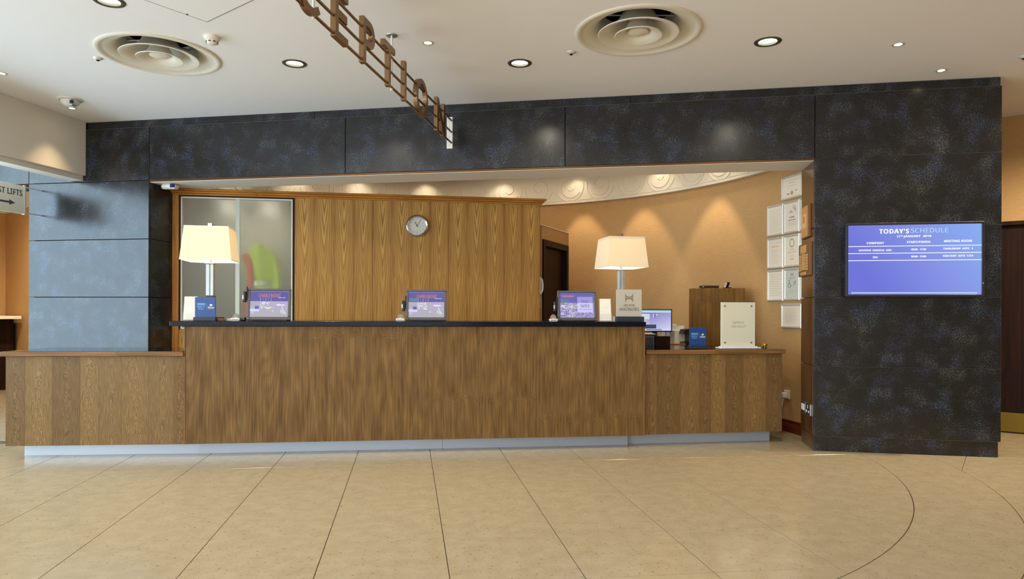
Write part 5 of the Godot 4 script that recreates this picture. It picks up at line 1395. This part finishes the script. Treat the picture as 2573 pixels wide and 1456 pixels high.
	# twin socket low on the pier's side
	o = thing("socket_plate", "steel switch and socket plate low on the right pier's inner side", "socket", J * Transform3D(Basis(), Vector3(-0.232, 0.287, 0.0)))
	st = mb(); span(st, Vector3(-0.165, 0, 0.0005), Vector3(-0.006, 0.098, 0.012), 0.002); span(st, Vector3(0.0, 0, 0.0005), Vector3(0.165, 0.098, 0.012), 0.002); put(st, "steel_plate", M.steel, o)
	st = mb(); span(st, Vector3(-0.135, 0.02, 0.012), Vector3(-0.035, 0.078, 0.015), 0.002); put(st, "rocker_switch", M.white, o)
	st = mb(); span(st, Vector3(0.03, 0.02, 0.012), Vector3(0.06, 0.04, 0.0128)); span(st, Vector3(0.10, 0.02, 0.012), Vector3(0.13, 0.04, 0.0128)); span(st, Vector3(0.07, 0.055, 0.012), Vector3(0.09, 0.085, 0.0128)); put(st, "socket_hole", M.white, o)
	# plug and socket on the curved wall
	var a := deg_to_rad(12.9)
	var zz := Vector3(-cos(a), 0, sin(a))
	o = thing("wall_socket", "cream wall socket with a plug low on the curved wall", "socket", Transform3D(Basis(Vector3.UP.cross(zz), Vector3.UP, zz), on_arc(12.9, 3.737, 0.325)))
	st = mb(); span(st, Vector3(-0.045, 0, 0), Vector3(0.045, 0.085, 0.012), 0.003); put(st, "socket_plate", M.cream, o)
	st = mb(); span(st, Vector3(-0.035, 0.012, 0.0121), Vector3(0.018, 0.062, 0.055), 0.006); put(st, "plug", M.white, o)
	st = mb(); tube(st, [Vector3(-0.008, 0.012, 0.04), Vector3(-0.015, -0.06, 0.05), Vector3(-0.05, -0.16, 0.05), Vector3(-0.06, -0.20, 0.03)], 0.004, 8); put(st, "cable", M.white, o)

# =============================================================== hanging letters
func letter(c: String) -> PackedVector2Array:
	# outlines 0..h high, stroke s
	var h := 0.290
	var s := 0.042
	var p := PackedVector2Array()
	match c:
		"I": p = PackedVector2Array([Vector2(0, 0), Vector2(s, 0), Vector2(s, h), Vector2(0, h)])
		"T": p = PackedVector2Array([Vector2(0.084, 0), Vector2(0.126, 0), Vector2(0.126, h - s), Vector2(0.21, h - s), Vector2(0.21, h), Vector2(0, h), Vector2(0, h - s), Vector2(0.084, h - s)])
		"E": p = PackedVector2Array([Vector2(0, 0), Vector2(0.175, 0), Vector2(0.175, s), Vector2(s, s), Vector2(s, 0.122), Vector2(0.16, 0.122), Vector2(0.16, 0.170), Vector2(s, 0.170), Vector2(s, h - s), Vector2(0.175, h - s), Vector2(0.175, h), Vector2(0, h)])
		"N": p = PackedVector2Array([Vector2(0, 0), Vector2(0.042, 0), Vector2(0.042, h - 0.080), Vector2(0.200, 0), Vector2(0.252, 0), Vector2(0.252, h), Vector2(0.210, h), Vector2(0.210, 0.080), Vector2(0.046, h), Vector2(0, h)])
		"O":
			for k in 41:
				var a := -PI / 2 + TAU * k / 40.0 * 0.9999
				p.append(Vector2(0.15 + 0.150 * cos(a), 0.145 + 0.149 * sin(a)))
			for k in 41:
				var a := -PI / 2 + TAU * (40 - k) / 40.0 * 0.9999
				p.append(Vector2(0.15 + 0.110 * cos(a), 0.145 + 0.110 * sin(a)))
		"C":
			for k in 31:
				var a := deg_to_rad(45.0 + 270.0 * k / 30.0)
				p.append(Vector2(0.15 + 0.150 * cos(a), 0.145 + 0.149 * sin(a)))
			for k in 31:
				var a := deg_to_rad(45.0 + 270.0 * (30 - k) / 30.0)
				p.append(Vector2(0.15 + 0.110 * cos(a), 0.145 + 0.110 * sin(a)))
		"P":
			p = PackedVector2Array([Vector2(0, 0), Vector2(s, 0), Vector2(s, 0.118)])
			for k in 17:
				var a := deg_to_rad(-90.0 + 180.0 * k / 16.0)
				p.append(Vector2(0.105 + 0.086 * cos(a), 0.204 + 0.086 * sin(a)))
			p.append(Vector2(0, h)); p.append(Vector2(0, 0.1602)); p.append(Vector2(s, 0.1602)); p.append(Vector2(s, h - 0.044))
			for k in 13:
				var a := deg_to_rad(90.0 - 180.0 * k / 12.0)
				p.append(Vector2(0.103 + 0.042 * cos(a), 0.204 + 0.042 * sin(a)))
			p.append(Vector2(s, 0.16)); p.append(Vector2(0, 0.16))
	return p

func reception_sign():
	var S := fr(-0.571, 6.406, 80.0)
	var o := thing("hanging_letters", "bronze letters on three rails hanging from the ceiling at the stone front", "sign", S)
	for q in [["C", -3.02], ["E", -2.575], ["P", -2.165], ["T", -1.80], ["I", -1.385], ["O", -1.10], ["N", -0.53]]:
		var st := mb(); prism(st, letter(q[0]), -0.016, 0.016, Transform3D(Basis(), Vector3(q[1], 2.740, 0))); put(st, "letter", M.bronze, o, "bronze letter %s" % q[0])
	for y in [2.757, 2.857, 2.964]:
		var st := mb(); cyl(st, Vector3(-4.0, y, 0.0), Vector3(-0.0125, y, 0.0), 0.0095, 12); put(st, "rail", M.rail, o)
	for x in [-1.615, -2.81]:
		var st := mb(); cyl(st, Vector3(x, 2.735, -0.002), Vector3(x, CEIL - 0.004, -0.002), 0.0075, 12); put(st, "drop_rod", M.white, o)
		st = mb(); lathe(st, [Vector2(0.0, -0.008), Vector2(0.035, -0.008), Vector2(0.040, -0.004), Vector2(0.040, -0.0005)], 28, Transform3D(Basis(), Vector3(x, CEIL, -0.002))); put(st, "ceiling_plate", M.steel, o)
	var st := mb(); span(st, Vector3(-0.0123, 2.705, -0.045), Vector3(-0.0005, 3.0, 0.012), 0.0015); put(st, "wall_plate", M.white, o)
	st = mb()
	for k in 4: cyl(st, Vector3(-0.0145, 2.735 + 0.08 * k, -0.02), Vector3(-0.012, 2.735 + 0.08 * k, -0.02), 0.005, 10)
	put(st, "screw", M.steel, o)

func lift_sign():
	var p := F * Vector3(-7.63, 0, 0)
	var o := thing("lift_sign", "cream guest lifts sign with an arrow, standing off the left stone pier", "sign", Transform3D(Basis(Vector3.UP, deg_to_rad(80.0)), p))
	var st := mb(); span(st, Vector3(-0.86, 2.155, -0.012), Vector3(-0.222, 2.440, 0.012), 0.002); put(st, "board", M.cream, o)
	st = mb(); span(st, Vector3(-0.222, 2.150, -0.016), Vector3(-0.200, 2.446, 0.016), 0.002); put(st, "end_cap", M.alu, o)
	for y in [2.43, 2.17]:
		st = mb(); cyl(st, Vector3(-0.20, y, 0), Vector3(-0.0005, y, 0), 0.007, 10); put(st, "bracket_rod", M.alu, o)
	lettering(o, "GUEST LIFTS", 0.058, Vector3(-0.240, 2.360, 0.0125), M.ink, true, 0.86, 0.001, 0.0, HORIZONTAL_ALIGNMENT_RIGHT)
	st = mb(); prism(st, PackedVector2Array([Vector2(-0.56, 2.243), Vector2(-0.39, 2.243), Vector2(-0.39, 2.226), Vector2(-0.325, 2.252), Vector2(-0.39, 2.280), Vector2(-0.39, 2.262), Vector2(-0.56, 2.262)]), 0.012, 0.013); put(st, "arrow", M.ink, o)
